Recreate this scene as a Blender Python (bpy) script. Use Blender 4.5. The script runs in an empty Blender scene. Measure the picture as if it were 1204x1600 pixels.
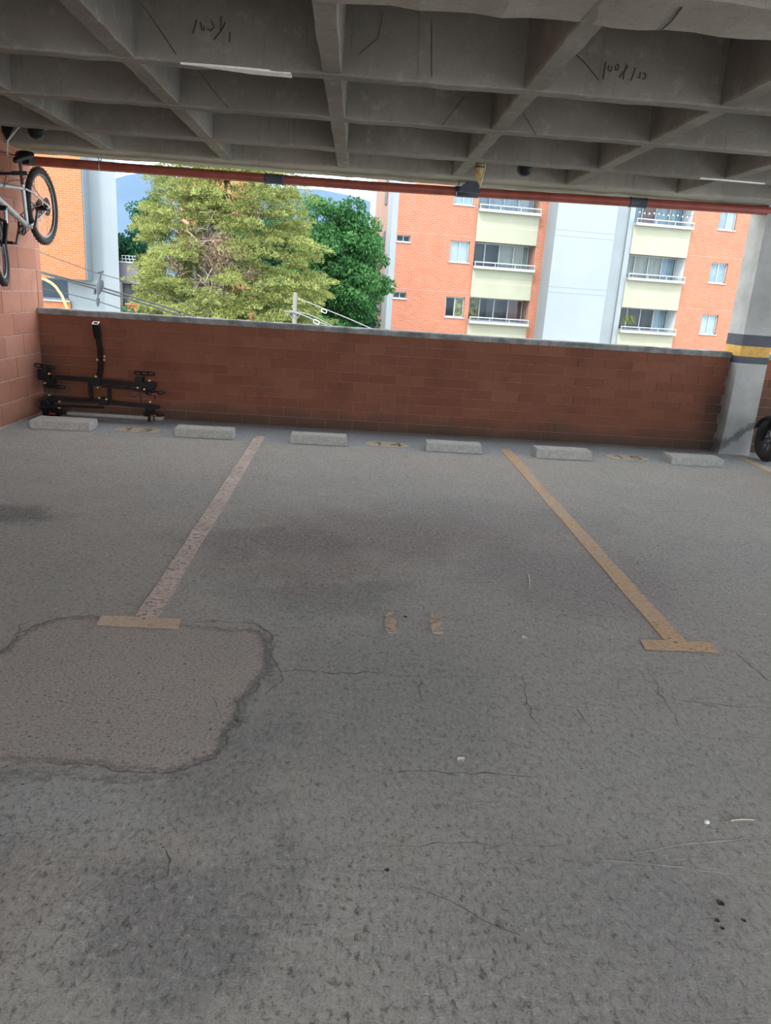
import bpy, math, random
import numpy as np
from mathutils import Vector, Matrix

random.seed(7)
rng = np.random.default_rng(7)
C = bpy.context.scene.collection

# ------------------------------------------------------------------ camera
F_PX, W_PX, H_PX, CAM_H = 1151.4876, 1204, 1600, 1.4394
PITCH, YAW, ROLL = 0.2885, -0.0554, 0.0670


def cam_matrix():
    ca, sa = math.cos(PITCH), math.sin(PITCH)
    cb, sb = math.cos(YAW), math.sin(YAW)
    cc, sc = math.cos(ROLL), math.sin(ROLL)
    B = np.array([[1, 0, 0], [0, 0, -1], [0, 1, 0.]])
    Rz = np.array([[cb, sb, 0], [-sb, cb, 0], [0, 0, 1]])
    Rx = np.array([[1, 0, 0], [0, ca, -sa], [0, sa, ca]])
    Rr = np.array([[cc, -sc, 0], [sc, cc, 0], [0, 0, 1]])
    return Rr @ Rx @ B @ Rz


RC = cam_matrix()
cam_data = bpy.data.cameras.new('camera')
cam_data.sensor_fit = 'VERTICAL'
cam_data.sensor_height = 24.0
cam_data.lens = 24.0 * F_PX / H_PX
cam_data.clip_end = 2000
cam = bpy.data.objects.new('camera', cam_data)
C.objects.link(cam)
m3 = Matrix(((RC[0][0], -RC[1][0], -RC[2][0]), (RC[0][1], -RC[1][1], -RC[2][1]), (RC[0][2], -RC[1][2], -RC[2][2])))
cam.matrix_world = Matrix.Translation((0, 0, CAM_H)) @ m3.to_4x4()
bpy.context.scene.camera = cam


def ray(x, y):
    return RC.T @ np.array([(x - W_PX / 2) / F_PX, (y - H_PX / 2) / F_PX, 1.0])


def at(x, y, Y):
    d = ray(x, y); t = Y / d[1]
    return Vector((d[0] * t, Y, CAM_H + d[2] * t))


def floor_pt(x, y, z=0.0):
    d = ray(x, y); t = (z - CAM_H) / d[2]
    return Vector((d[0] * t, d[1] * t, z))


# ------------------------------------------------------------------ world, sun, exposure
world = bpy.data.worlds.new('sky')
bpy.context.scene.world = world
world.use_nodes = True
nt = world.node_tree
nt.nodes.clear()
wo = nt.nodes.new('ShaderNodeOutputWorld')
bg = nt.nodes.new('ShaderNodeBackground')
tc = nt.nodes.new('ShaderNodeTexCoord')
nz = nt.nodes.new('ShaderNodeTexNoise')
nz.inputs['Scale'].default_value = 2.2
nz.inputs['Detail'].default_value = 6
cr = nt.nodes.new('ShaderNodeValToRGB')
cr.color_ramp.elements[0].position = 0.36
cr.color_ramp.elements[0].color = (0.50, 0.74, 1.0, 1)
cr.color_ramp.elements[1].position = 0.56
cr.color_ramp.elements[1].color = (0.97, 0.98, 1.0, 1)
nt.links.new(tc.outputs['Generated'], nz.inputs['Vector'])
nt.links.new(nz.outputs['Fac'], cr.inputs['Fac'])
nt.links.new(cr.outputs['Color'], bg.inputs['Color'])
bg.inputs['Strength'].default_value = 4.2
nt.links.new(bg.outputs['Background'], wo.inputs['Surface'])

sun_d = bpy.data.lights.new('sun', 'SUN')
sun_d.energy = 3.2
sun_d.angle = math.radians(6)
sun_d.color = (1.0, 0.95, 0.87)
sun = bpy.data.objects.new('sun', sun_d)
C.objects.link(sun)
sun.rotation_euler = (math.radians(36), 0, math.radians(-33))   # high, from behind the camera

vs = bpy.context.scene.view_settings
vs.view_transform = 'Standard'
vs.look = 'None'
vs.gamma = 1.0
vs.exposure = 0.18
vs.use_curve_mapping = False

# ------------------------------------------------------------------ helpers


def tag(o, label=None, cat=None, group=None, kind=None):
    if label: o['label'] = label
    if cat: o['category'] = cat
    if group: o['group'] = group
    if kind: o['kind'] = kind
    return o


def empty(name, loc=(0, 0, 0), rz=0.0, label=None, cat=None, group=None, kind=None):
    o = bpy.data.objects.new(name, None)
    o.empty_display_size = 0.1
    C.objects.link(o)
    o.location = loc
    o.rotation_euler = (0, 0, rz)
    return tag(o, label, cat, group, kind)


class MB:
    """collects simple solids into one mesh"""

    def __init__(self):
        self.v = []; self.f = []; self.sm = []

    def add(self, vs_, fs, smooth=False):
        n = len(self.v)
        self.v += [tuple(p) for p in vs_]
        self.f += [tuple(i + n for i in q) for q in fs]
        self.sm += [smooth] * len(fs)
        return self

    def box(self, a, b):
        x0, y0, z0 = a; x1, y1, z1 = b
        return self.add([(x0, y0, z0), (x1, y0, z0), (x1, y1, z0), (x0, y1, z0), (x0, y0, z1), (x1, y0, z1), (x1, y1, z1), (x0, y1, z1)],
                        [(0, 3, 2, 1), (4, 5, 6, 7), (0, 1, 5, 4), (1, 2, 6, 5), (2, 3, 7, 6), (3, 0, 4, 7)])

    def bevbox(self, a, b, c=0.004):
        x0, y0, z0 = a; x1, y1, z1 = b
        P = []
        for (z, k) in ((z0, c), (z0 + c, 0), (z1 - c, 0), (z1, c)):
            P += [(x0 + k, y0 + k, z), (x1 - k, y0 + k, z), (x1 - k, y1 - k, z), (x0 + k, y1 - k, z)]
        Fs = [(0, 3, 2, 1), (12, 13, 14, 15)]
        for r in range(3):
            for i in range(4):
                j = (i + 1) % 4
                Fs.append((r * 4 + i, r * 4 + j, r * 4 + 4 + j, r * 4 + 4 + i))
        return self.add(P, Fs)

    def tube(self, pts, r, n=8, closed=False, smooth=True, cap=True, phase=0.0, up=None):
        pts = [Vector(p) for p in pts]
        m = len(pts)
        rs = r if isinstance(r, (list, tuple)) else [r] * m
        V = []; nrm = None
        for i, p in enumerate(pts):
            if closed: t = pts[(i + 1) % m] - pts[i - 1]
            elif i == 0: t = pts[1] - pts[0]
            elif i == m - 1: t = pts[-1] - pts[-2]
            else: t = (pts[i + 1] - p).normalized() + (p - pts[i - 1]).normalized()
            if t.length < 1e-9: t = Vector((0, 0, 1))
            t.normalize()
            if nrm is None:
                ref = Vector(up) if up else (Vector((0, 0, 1)) if abs(t.z) < 0.9 else Vector((0, 1, 0)))
                nrm = (ref - t * ref.dot(t)).normalized()
            else:
                nrm = (nrm - t * nrm.dot(t))
                nrm = nrm.normalized() if nrm.length > 1e-6 else t.orthogonal().normalized()
            bn = t.cross(nrm)
            for k in range(n):
                a = 2 * math.pi * k / n + phase
                V.append(p + (nrm * math.cos(a) + bn * math.sin(a)) * rs[i])
        Fs = []
        for i in range(m if closed else m - 1):
            j = (i + 1) % m
            for k in range(n):
                l = (k + 1) % n
                Fs.append((i * n + k, i * n + l, j * n + l, j * n + k))
        self.add(V, Fs, smooth)
        if cap and not closed:
            self.add(V[:n], [tuple(range(n - 1, -1, -1))]); self.add(V[-n:], [tuple(range(n))])
        return self

    def bar(self, pts, half, up=None):
        """square section bar"""
        return self.tube(pts, half * 1.414, n=4, smooth=False, phase=math.pi / 4, up=up)

    def ring(self, c, axis, R, r, n=40, m=8):
        c = Vector(c); ax = Vector(axis).normalized(); a = ax.orthogonal().normalized(); b = ax.cross(a)
        return self.tube([c + (a * math.cos(2 * math.pi * i / n) + b * math.sin(2 * math.pi * i / n)) * R for i in range(n)], r, n=m, closed=True)

    def lathe(self, c, axis, prof, n=20, smooth=True):
        """prof: (radius, height along axis)"""
        c = Vector(c); ax = Vector(axis).normalized(); a = ax.orthogonal().normalized(); b = ax.cross(a)
        V = []
        for (r, h) in prof:
            for k in range(n):
                t = 2 * math.pi * k / n
                V.append(c + ax * h + (a * math.cos(t) + b * math.sin(t)) * r)
        Fs = []
        for i in range(len(prof) - 1):
            for k in range(n):
                l = (k + 1) % n
                Fs.append((i * n + k, i * n + l, (i + 1) * n + l, (i + 1) * n + k))
        return self.add(V, Fs, smooth)

    def prism(self, poly, z0, z1):
        n = len(poly)
        V = [(x, y, z0) for x, y in poly] + [(x, y, z1) for x, y in poly]
        Fs = [tuple(range(n - 1, -1, -1)), tuple(range(n, 2 * n))] + [(i, (i + 1) % n, n + (i + 1) % n, n + i) for i in range(n)]
        return self.add(V, Fs)

    def mesh(self, name, mat):
        me = bpy.data.meshes.new(name)
        me.from_pydata(self.v, [], self.f)
        me.polygons.foreach_set('use_smooth', self.sm)
        if mat: me.materials.append(mat)
        me.update()
        return me

    def build(self, name, mat, parent=None, loc=None):
        o = bpy.data.objects.new(name, self.mesh(name, mat))
        C.objects.link(o)
        if parent is not None: o.parent = parent
        if loc is not None: o.location = loc
        return o


def link(name, me, parent=None, loc=(0, 0, 0), rot=(0, 0, 0), sc=None):
    o = bpy.data.objects.new(name, me)
    C.objects.link(o)
    if parent is not None: o.parent = parent
    o.location = loc; o.rotation_euler = rot
    if sc: o.scale = sc
    return o


# ------------------------------------------------------------------ materials
class NT:
    def __init__(self, name):
        self.m = bpy.data.materials.new(name)
        self.m.use_nodes = True
        self.t = self.m.node_tree
        self.t.nodes.clear()
        self.out = self.t.nodes.new('ShaderNodeOutputMaterial')
        self.p = self.t.nodes.new('ShaderNodeBsdfPrincipled')
        self.t.links.new(self.p.outputs[0], self.out.inputs[0])
        self.tc = self.t.nodes.new('ShaderNodeTexCoord')
        self.obj = self.tc.outputs['Object']

    def n(self, typ, **kw):
        nd = self.t.nodes.new('ShaderNode' + typ)
        for k, v in kw.items(): setattr(nd, k, v)
        return nd

    def l(self, a, b): self.t.links.new(a, b)

    def put(self, sock, v):
        if hasattr(v, 'is_output') or isinstance(v, bpy.types.NodeSocket): self.l(v, sock)
        elif isinstance(v, (tuple, list)) and len(v) == 3 and sock.type == 'RGBA': sock.default_value = (*v, 1)
        else: sock.default_value = v

    def noise(self, scale, detail=3, rough=0.55, vec=None, dist=0.0):
        nd = self.n('TexNoise')
        nd.inputs['Scale'].default_value = scale; nd.inputs['Detail'].default_value = detail
        nd.inputs['Roughness'].default_value = rough; nd.inputs['Distortion'].default_value = dist
        self.l(vec or self.obj, nd.inputs['Vector'])
        return nd.outputs['Fac']

    def mapping(self, scale=(1, 1, 1), rot=(0, 0, 0), loc=(0, 0, 0), vec=None):
        nd = self.n('Mapping')
        nd.inputs['Scale'].default_value = scale; nd.inputs['Rotation'].default_value = rot; nd.inputs['Location'].default_value = loc
        self.l(vec or self.obj, nd.inputs['Vector'])
        return nd.outputs[0]

    def rng(self, v, a, b, c=0.0, d=1.0, smooth=True):
        nd = self.n('MapRange', interpolation_type='SMOOTHSTEP' if smooth else 'LINEAR')
        for i, x in enumerate((v, a, b, c, d)): self.put(nd.inputs[i], x)
        return nd.outputs[0]

    def mix(self, f, a, b, mode='MIX'):
        nd = self.n('Mix', data_type='RGBA', blend_type=mode)
        self.put(nd.inputs[0], f); self.put(nd.inputs[6], a); self.put(nd.inputs[7], b)
        return nd.outputs[2]

    def math(self, op, a, b=0.0):
        nd = self.n('Math', operation=op)
        self.put(nd.inputs[0], a); self.put(nd.inputs[1], b)
        return nd.outputs[0]

    def sep(self, vec=None):
        nd = self.n('SeparateXYZ'); self.l(vec or self.obj, nd.inputs[0]); return nd.outputs

    def blob(self, c, r, soft=0.5, warp=0.4, squash=(1, 1)):
        """soft-edged stain mask round a point of the object's own xy plane"""
        x, y, z = self.sep()
        dx = self.math('MULTIPLY', self.math('SUBTRACT', x, c[0]), squash[0])
        dy = self.math('MULTIPLY', self.math('SUBTRACT', y, c[1]), squash[1])
        d = self.math('SQRT', self.math('ADD', self.math('MULTIPLY', dx, dx), self.math('MULTIPLY', dy, dy)))
        d = self.math('ADD', d, self.math('MULTIPLY', self.math('SUBTRACT', self.noise(3.5, 5, 0.65), 0.5), warp * 2))
        return self.rng(d, r * (1 + soft), r * (1 - soft))

    def bump(self, h, strength=0.3, dist=0.01, prev=None):
        nd = self.n('Bump')
        nd.inputs['Strength'].default_value = strength; nd.inputs['Distance'].default_value = dist
        self.l(h, nd.inputs['Height'])
        if prev is not None: self.l(prev, nd.inputs['Normal'])
        return nd.outputs[0]

    def done(self, color=None, rough=0.8, normal=None, metal=0.0, spec=None):
        if color is not None: self.put(self.p.inputs['Base Color'], color)
        self.put(self.p.inputs['Roughness'], rough)
        self.p.inputs['Metallic'].default_value = metal
        if spec is not None: self.p.inputs['Specular IOR Level'].default_value = spec
        if normal is not None: self.l(normal, self.p.inputs['Normal'])
        return self.m


def plain(name, col, rough=0.6, metal=0.0, var=0.12, scale=20.0, bump=0.0, spec=None):
    t = NT(name)
    f = t.noise(scale, 4)
    c = t.mix(t.rng(f, 0.3, 0.7), tuple(x * (1 - var) for x in col), tuple(min(1, x * (1 + var)) for x in col))
    nm = t.bump(f, bump, 0.003) if bump else None
    return t.done(c, rough, nm, metal, spec)


def floor_material():
    t = NT('floor_concrete')
    x, y, z = t.sep()
    big = t.noise(0.55, 5, 0.6)
    mid = t.noise(2.6, 6, 0.65, dist=0.4)
    c = t.mix(t.rng(big, 0.38, 0.62), (0.625, 0.562, 0.495), (0.585, 0.562, 0.500))
    c = t.mix(t.math('MULTIPLY', t.rng(mid, 0.35, 0.72), 0.5), c, (0.73, 0.68, 0.61))
    # clean concrete strip beside the wall, bluish skylight sheen put into its colour
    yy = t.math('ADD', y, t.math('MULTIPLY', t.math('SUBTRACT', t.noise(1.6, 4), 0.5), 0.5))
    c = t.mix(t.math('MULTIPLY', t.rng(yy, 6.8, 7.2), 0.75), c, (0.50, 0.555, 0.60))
    # oily and reddish stains
    for (cx, cy, r, col, k, sq) in [(0.2, 4.35, 0.55, (0.39, 0.30, 0.26), 0.6, (0.7, 1.2)), (0.95, 4.8, 0.5, (0.45, 0.40, 0.38), 0.45, (0.6, 1.2)),
                                    (-2.15, 4.35, 0.35, (0.27, 0.26, 0.245), 0.75, (1, 1.5)), (-0.45, 4.1, 0.35, (0.31, 0.28, 0.26), 0.5, (0.7, 1.3)),
                                    (-0.1, 3.35, 0.25, (0.33, 0.33, 0.30), 0.5, (0.6, 1.2)), (-1.3, 1.45, 0.5, (0.30, 0.265, 0.24), 0.7, (1, 1)),
                                    (-0.32, 1.4, 0.22, (0.31, 0.31, 0.305), 0.6, (1, 1)), (0.1, 2.45, 0.5, (0.38, 0.39, 0.365), 0.4, (1, 1)),
                                    (1.3, 3.8, 0.6, (0.44, 0.385, 0.37), 0.6, (1, 1.2)), (-0.2, 3.75, 0.35, (0.45, 0.36, 0.315), 0.6, (0.8, 1)),
                                    (-0.35, 2.0, 0.25, (0.33, 0.33, 0.32), 0.5, (1, 1)), (0.7, 1.3, 0.4, (0.42, 0.40, 0.39), 0.5, (1, 1))]:
        c = t.mix(t.math('MULTIPLY', t.blob((cx, cy), r, squash=sq), k), c, col)
    # rough worn zone at lower left, with pale laitance
    rough = t.math('MAXIMUM', t.blob((-0.9, 1.5), 0.55, warp=0.35), t.blob((0.2, 1.3), 0.35, warp=0.5))
    c = t.mix(t.math('MULTIPLY', t.blob((-0.75, 1.78), 0.13, warp=0.25, squash=(0.5, 1)), 0.6), c, (0.62, 0.63, 0.60))
    vgrain = t.mapping((1.0, 0.62, 1.0), (0, 0, 0.15))
    grain = t.noise(62, 8, 0.78, vec=vgrain, dist=0.5)
    grit = t.noise(190, 4, 0.75)
    amt = t.math('ADD', 0.72, t.math('MULTIPLY', rough, 0.28))
    # speckle plus relief shading put into the colour: dark hollows, pale crests
    c = t.mix(t.math('MULTIPLY', t.rng(grain, 0.50, 0.34), amt), c, t.mix(1.0, c, (0.33, 0.31, 0.29), 'MULTIPLY'))
    c = t.mix(t.math('MULTIPLY', t.rng(grain, 0.52, 0.66), t.math('MULTIPLY', amt, 0.75)), c, (0.80, 0.765, 0.71))
    c = t.mix(t.math('MULTIPLY', t.rng(t.noise(24, 5, 0.7, dist=0.6), 0.47, 0.33), 0.35), c, t.mix(1.0, c, (0.52, 0.50, 0.47), 'MULTIPLY'))
    c = t.mix(t.math('MULTIPLY', t.rng(grit, 0.47, 0.34), 0.75), c, t.mix(1.0, c, (0.42, 0.40, 0.39), 'MULTIPLY'))
    # streaky broom texture
    br = t.noise(20, 7, 0.78, vec=t.mapping((0.30, 2.6, 1), (0, 0, 0.18)), dist=0.9)
    br2 = t.noise(17, 6, 0.78, vec=t.mapping((2.6, 0.5, 1), (0, 0, 0.3)), dist=0.6)
    bmask = t.rng(t.noise(1.1, 3), 0.42, 0.58)
    c = t.mix(t.math('MULTIPLY', t.rng(br, 0.48, 0.30), 0.42), c, t.mix(1.0, c, (0.5, 0.49, 0.47), 'MULTIPLY'))
    c = t.mix(t.math('MULTIPLY', t.math('MULTIPLY', t.rng(br2, 0.47, 0.30), bmask), 0.45), c, t.mix(1.0, c, (0.5, 0.49, 0.47), 'MULTIPLY'))
    # small dark pits and specks
    for sc, th, k in ((26, 0.16, 0.75), (60, 0.20, 0.6)):
        vo = t.n('TexVoronoi'); vo.inputs['Scale'].default_value = sc
        t.l(t.mapping((1, 1.3, 1), (0, 0, 0.4), (sc, 0, 0)), vo.inputs['Vector'])
        pit = t.math('MULTIPLY', t.rng(vo.outputs['Distance'], th, th * 0.5), t.rng(t.noise(sc * 0.3, 3), 0.56, 0.64))
        c = t.mix(t.math('MULTIPLY', pit, k), c, (0.10, 0.09, 0.08))
    h = t.math('ADD', t.math('MULTIPLY', br, 0.9), t.math('MULTIPLY', br2, 0.6))
    h = t.math('ADD', h, t.math('MULTIPLY', grain, 1.2))
    n1 = t.bump(t.noise(3.0, 3), 0.35, 0.05)
    n2 = t.bump(h, 1.0, 0.020, n1)
    n3 = t.bump(grit, 0.6, 0.004, n2)
    return t.done(c, t.rng(mid, 0.3, 0.7, 0.66, 0.85), n3, spec=0.3)


def patch_material():
    t = NT('patch_concrete')
    c = t.mix(t.rng(t.noise(1.8, 4), 0.35, 0.65), (0.53, 0.455, 0.40), (0.49, 0.435, 0.385))
    g = t.noise(95, 7, 0.78, dist=0.4); g2 = t.noise(40, 5, 0.7)
    c = t.mix(t.math('MULTIPLY', t.rng(g, 0.50, 0.36), 0.85), c, t.mix(1.0, c, (0.36, 0.33, 0.31), 'MULTIPLY'))
    c = t.mix(t.math('MULTIPLY', t.rng(g, 0.52, 0.66), 0.7), c, (0.72, 0.64, 0.585))
    c = t.mix(t.math('MULTIPLY', t.rng(g2, 0.62, 0.74), 0.35), c, (0.66, 0.60, 0.55))
    vo = t.n('TexVoronoi'); vo.inputs['Scale'].default_value = 34
    t.l(t.obj, vo.inputs['Vector'])
    c = t.mix(t.math('MULTIPLY', t.math('MULTIPLY', t.rng(vo.outputs['Distance'], 0.2, 0.1), t.rng(t.noise(11, 3), 0.52, 0.6)), 0.8), c, (0.10, 0.085, 0.075))
    n1 = t.bump(t.math('ADD', g, t.math('MULTIPLY', g2, 0.8)), 1.0, 0.014)
    am = t.n('Attribute'); am.attribute_name = 'mask'
    wear = t.math('ADD', am.outputs['Fac'], t.math('MULTIPLY', t.math('SUBTRACT', t.noise(30, 5, 0.75), 0.5), 1.1))
    # the sides that were trowelled flush fade out (right and near edges)
    t.l(t.rng(wear, 0.10, 0.55), t.p.inputs['Alpha'])
    return t.done(c, 0.9, n1, spec=0.2)


def ceiling_material(tint=1.0):
    t = NT('ribbed_slab_concrete')
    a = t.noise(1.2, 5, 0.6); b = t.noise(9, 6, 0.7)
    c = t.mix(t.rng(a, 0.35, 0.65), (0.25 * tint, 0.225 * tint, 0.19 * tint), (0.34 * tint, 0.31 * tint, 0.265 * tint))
    streak = t.noise(12, 4, 0.6, vec=t.mapping((2.2, 2.2, 0.16)))
    c = t.mix(t.math('MULTIPLY', t.rng(streak, 0.55, 0.78), 0.45), c, (0.12, 0.105, 0.085))
    c = t.mix(t.math('MULTIPLY', t.rng(b, 0.52, 0.78), 0.5), c, (0.42, 0.39, 0.335))
    c = t.mix(t.rng(t.noise(150, 4, 0.7), 0.3, 0.45), t.mix(1.0, c, (0.6, 0.6, 0.6), 'MULTIPLY'), c)
    nm = t.bump(t.math('ADD', b, t.math('MULTIPLY', t.noise(70, 4, 0.7), 0.35)), 0.6, 0.012)
    return t.done(c, 0.9, nm, spec=0.2)


def brick_material(name, lo, hi, stain=True, dark=0.75, axis='XZ'):
    """fired clay: every brick gets a tone of its own from the object's random number"""
    t = NT(name)
    geo = t.n('NewGeometry')
    pos = geo.outputs['Position']
    oi = t.n('ObjectInfo')
    f = t.math('ADD', t.math('MULTIPLY', oi.outputs['Random'], 0.6), t.math('MULTIPLY', t.noise(5, 4, vec=pos), 0.4))
    c = t.mix(t.rng(f, 0.1, 0.9, smooth=False), lo, hi)
    blot = t.noise(2.3, 6, 0.7, vec=pos)
    if stain:
        x, y, z = t.sep(pos)
        c = t.mix(t.math('MULTIPLY', t.rng(blot, 0.5, 0.75), 0.5), c, tuple(v * 0.55 for v in lo))
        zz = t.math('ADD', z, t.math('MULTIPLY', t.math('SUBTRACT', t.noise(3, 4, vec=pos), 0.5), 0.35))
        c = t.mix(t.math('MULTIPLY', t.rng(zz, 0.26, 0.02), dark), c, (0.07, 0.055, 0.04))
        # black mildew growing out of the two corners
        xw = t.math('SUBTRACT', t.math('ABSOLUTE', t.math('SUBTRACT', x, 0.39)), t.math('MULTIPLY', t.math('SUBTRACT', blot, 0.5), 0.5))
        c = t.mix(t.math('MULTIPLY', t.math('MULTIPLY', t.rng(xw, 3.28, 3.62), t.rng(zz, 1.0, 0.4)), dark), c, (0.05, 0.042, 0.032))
    c = t.mix(t.rng(t.noise(120, 4, 0.7, vec=pos), 0.3, 0.45), t.mix(1.0, c, (0.8, 0.8, 0.8), 'MULTIPLY'), c)
    nm = t.bump(t.noise(60, 5, 0.7, vec=pos), 0.35, 0.004)
    return t.done(c, 0.85, nm, spec=0.25)


def facade_brick(name, c1, c2, mortar, horiz='X', rowh=0.084, brw=0.27):
    """brickwork far away, too fine to tell apart"""
    t = NT(name)
    x, y, z = t.sep()
    cb = t.n('CombineXYZ')
    t.put(cb.inputs[0], x if horiz == 'X' else y); t.put(cb.inputs[1], z)
    b = t.n('TexBrick')
    t.l(cb.outputs[0], b.inputs['Vector'])
    b.inputs['Color1'].default_value = (*c1, 1); b.inputs['Color2'].default_value = (*c2, 1); b.inputs['Mortar'].default_value = (*mortar, 1)
    b.inputs['Scale'].default_value = 1.0
    b.inputs['Mortar Size'].default_value = 0.012; b.inputs['Mortar Smooth'].default_value = 0.3
    b.inputs['Brick Width'].default_value = brw; b.inputs['Row Height'].default_value = rowh
    c = t.mix(t.math('MULTIPLY', t.rng(t.noise(1.5, 4), 0.4, 0.7), 0.18), b.outputs['Color'], tuple(v * 0.75 for v in c1))
    return t.done(c, 0.9, t.bump(b.outputs['Fac'], 0.3, 0.01), spec=0.1)


def leaf_material(name, a, b, trans=0.35):
    t = NT(name)
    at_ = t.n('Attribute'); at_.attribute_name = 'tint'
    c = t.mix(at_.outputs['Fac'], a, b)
    t.done(c, 0.7, spec=0.15)
    tr = t.n('BsdfTranslucent'); t.l(c, tr.inputs[0])
    mx = t.n('MixShader'); mx.inputs[0].default_value = trans
    t.l(t.p.outputs[0], mx.inputs[1]); t.l(tr.outputs[0], mx.inputs[2]); t.l(mx.outputs[0], t.out.inputs[0])
    return t.m


def glass_material(name, tint=(0.7, 0.78, 0.8), refl=0.22):
    t = NT(name)
    tr = t.n('BsdfTransparent'); tr.inputs[0].default_value = (*tint, 1)
    gl = t.n('BsdfGlossy'); gl.inputs['Roughness'].default_value = 0.04; gl.inputs[0].default_value = (0.75, 0.8, 0.85, 1)
    mx = t.n('MixShader'); mx.inputs[0].default_value = refl
    t.l(tr.outputs[0], mx.inputs[1]); t.l(gl.outputs[0], mx.inputs[2]); t.l(mx.outputs[0], t.out.inputs[0])
    return t.m


def paint_material(name, col, col2, wear=0.45, scale=9.0):
    """worn road paint: real gaps where it has flaked off"""
    t = NT(name)
    c = t.mix(t.rng(t.noise(3.0, 4), 0.35, 0.65), col, col2)
    c = t.mix(t.math('MULTIPLY', t.rng(t.noise(90, 5, 0.7), 0.55, 0.35), 0.5), c, tuple(v * 0.55 for v in col))
    gaps = t.noise(scale * 3, 6, 0.75, vec=t.mapping((1.0, 2.4, 1)), dist=0.5)
    hole = t.rng(gaps, wear, wear - 0.06)
    t.done(c, 0.7, t.bump(t.noise(60, 5, 0.7), 0.4, 0.004))
    t.l(t.rng(hole, 0, 1, 1, 0, smooth=False), t.p.inputs['Alpha'])
    return t.m


M = {}
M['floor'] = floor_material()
M['patch'] = patch_material()
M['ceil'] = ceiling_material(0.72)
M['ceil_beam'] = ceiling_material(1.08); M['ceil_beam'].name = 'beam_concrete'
M['crack'] = paint_material('crack_grime', (0.10, 0.092, 0.08), (0.13, 0.12, 0.10), 0.44)
M['grime'] = paint_material('damp_grime', (0.22, 0.205, 0.19), (0.25, 0.235, 0.215), 0.56)
M['scratch'] = plain('scratched_concrete', (0.06, 0.05, 0.045), 0.95)
M['spall'] = plain('fresh_plaster', (0.90, 0.88, 0.80), 0.9)
M['stop'] = plain('wheel_stop_concrete', (0.386, 0.374, 0.336), 0.9, var=0.14, scale=30, bump=0.5)
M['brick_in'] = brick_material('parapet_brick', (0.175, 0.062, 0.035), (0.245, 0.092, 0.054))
M['mortar_in'] = plain('parapet_mortar', (0.243, 0.135, 0.099), 0.95, var=0.2)
M['block'] = brick_material('side_wall_block', (0.40, 0.165, 0.108), (0.52, 0.24, 0.16), dark=0.25)
M['mortar_blk'] = plain('side_wall_mortar', (0.468, 0.306, 0.255), 0.95, var=0.2)
M['coping'] = plain('coping_concrete', (0.225, 0.221, 0.21), 0.9, var=0.4, scale=8, bump=0.4)
M['column'] = plain('column_concrete', (0.4, 0.395, 0.375), 0.9, var=0.25, scale=5, bump=0.4)
M['band_dark'] = plain('dark_blue_band_paint', (0.05, 0.055, 0.075), 0.6)
M['band_yellow'] = plain('ochre_band_paint', (0.60, 0.34, 0.055), 0.6)
M['line'] = paint_material('faded_ochre_paint', (0.52, 0.39, 0.25), (0.58, 0.44, 0.30), 0.42)
M['line_pink'] = paint_material('worn_pale_paint', (0.54, 0.42, 0.35), (0.66, 0.54, 0.46), 0.49)
M['line_ochre'] = paint_material('ochre_line_paint', (0.60, 0.37, 0.19), (0.54, 0.38, 0.24), 0.45)
M['line_tan'] = paint_material('tan_bar_paint', (0.52, 0.38, 0.25), (0.60, 0.46, 0.33), 0.42)
M['dab'] = paint_material('worn_orange_dab', (0.60, 0.42, 0.28), (0.62, 0.50, 0.38), 0.54)
M['smear'] = paint_material('faded_yellow_smear', (0.56, 0.46, 0.30), (0.52, 0.44, 0.32), 0.46)
M['numeral'] = paint_material('dark_numeral_paint', (0.14, 0.12, 0.09), (0.20, 0.17, 0.12), 0.34)
M['pipe'] = plain('red_pipe_paint', (0.272, 0.058, 0.037), 0.45, var=0.2, scale=6)
M['black'] = plain('black_metal', (0.008, 0.008, 0.010), 0.35, var=0.2, spec=0.3)
M['blackpl'] = plain('black_plastic', (0.012, 0.012, 0.014), 0.45, spec=0.25)
M['rubber'] = plain('tyre_rubber', (0.03, 0.027, 0.026), 0.75, bump=0.3, scale=60)
M['rim'] = plain('grey_rim', (0.16, 0.16, 0.16), 0.35, 0.5)
M['steel'] = plain('steel', (0.55, 0.55, 0.55), 0.35, 0.9)
M['silver'] = plain('silver_frame_paint', (0.50, 0.51, 0.51), 0.35, 0.5)
M['brown'] = plain('dark_red_post', (0.07, 0.018, 0.014), 0.4)
M['brass'] = plain('brass_bolt', (0.80, 0.62, 0.30), 0.35, 0.8)
M['reflector'] = plain('red_reflector', (0.25, 0.02, 0.03), 0.3)
M['yellowed'] = plain('yellowed_plastic', (0.46, 0.33, 0.14), 0.6, var=0.35, scale=30)
M['strap'] = plain('pale_strap', (0.62, 0.60, 0.52), 0.7)
M['facade'] = facade_brick('facade_brick', (0.348, 0.125, 0.072), (0.394, 0.148, 0.091), (0.394, 0.219, 0.159))
M['facade_side'] = facade_brick('facade_side_brick', (0.318, 0.189, 0.144), (0.356, 0.219, 0.167), (0.348, 0.249, 0.205), 'Y')
M['facade_left'] = facade_brick('orange_facade_brick', (0.356, 0.125, 0.053), (0.401, 0.151, 0.07), (0.394, 0.205, 0.121), rowh=0.075, brw=0.24)
M['far_brick'] = plain('far_brick', (0.50, 0.19, 0.10), 0.9)
M['white'] = plain('white_render', (0.249, 0.278, 0.292), 0.85, var=0.04, scale=0.6)
M['greywall'] = plain('grey_render', (0.296, 0.323, 0.332), 0.85, var=0.05, scale=0.8)
M['bluegrey'] = plain('shade_and_seam_render', (0.193, 0.23, 0.257), 0.85, var=0.04)  # tower seam colour, also carries the painted shade of the return wall
M['cream'] = plain('cream_panel', (0.313, 0.312, 0.232), 0.85, var=0.04, scale=1)
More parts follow.
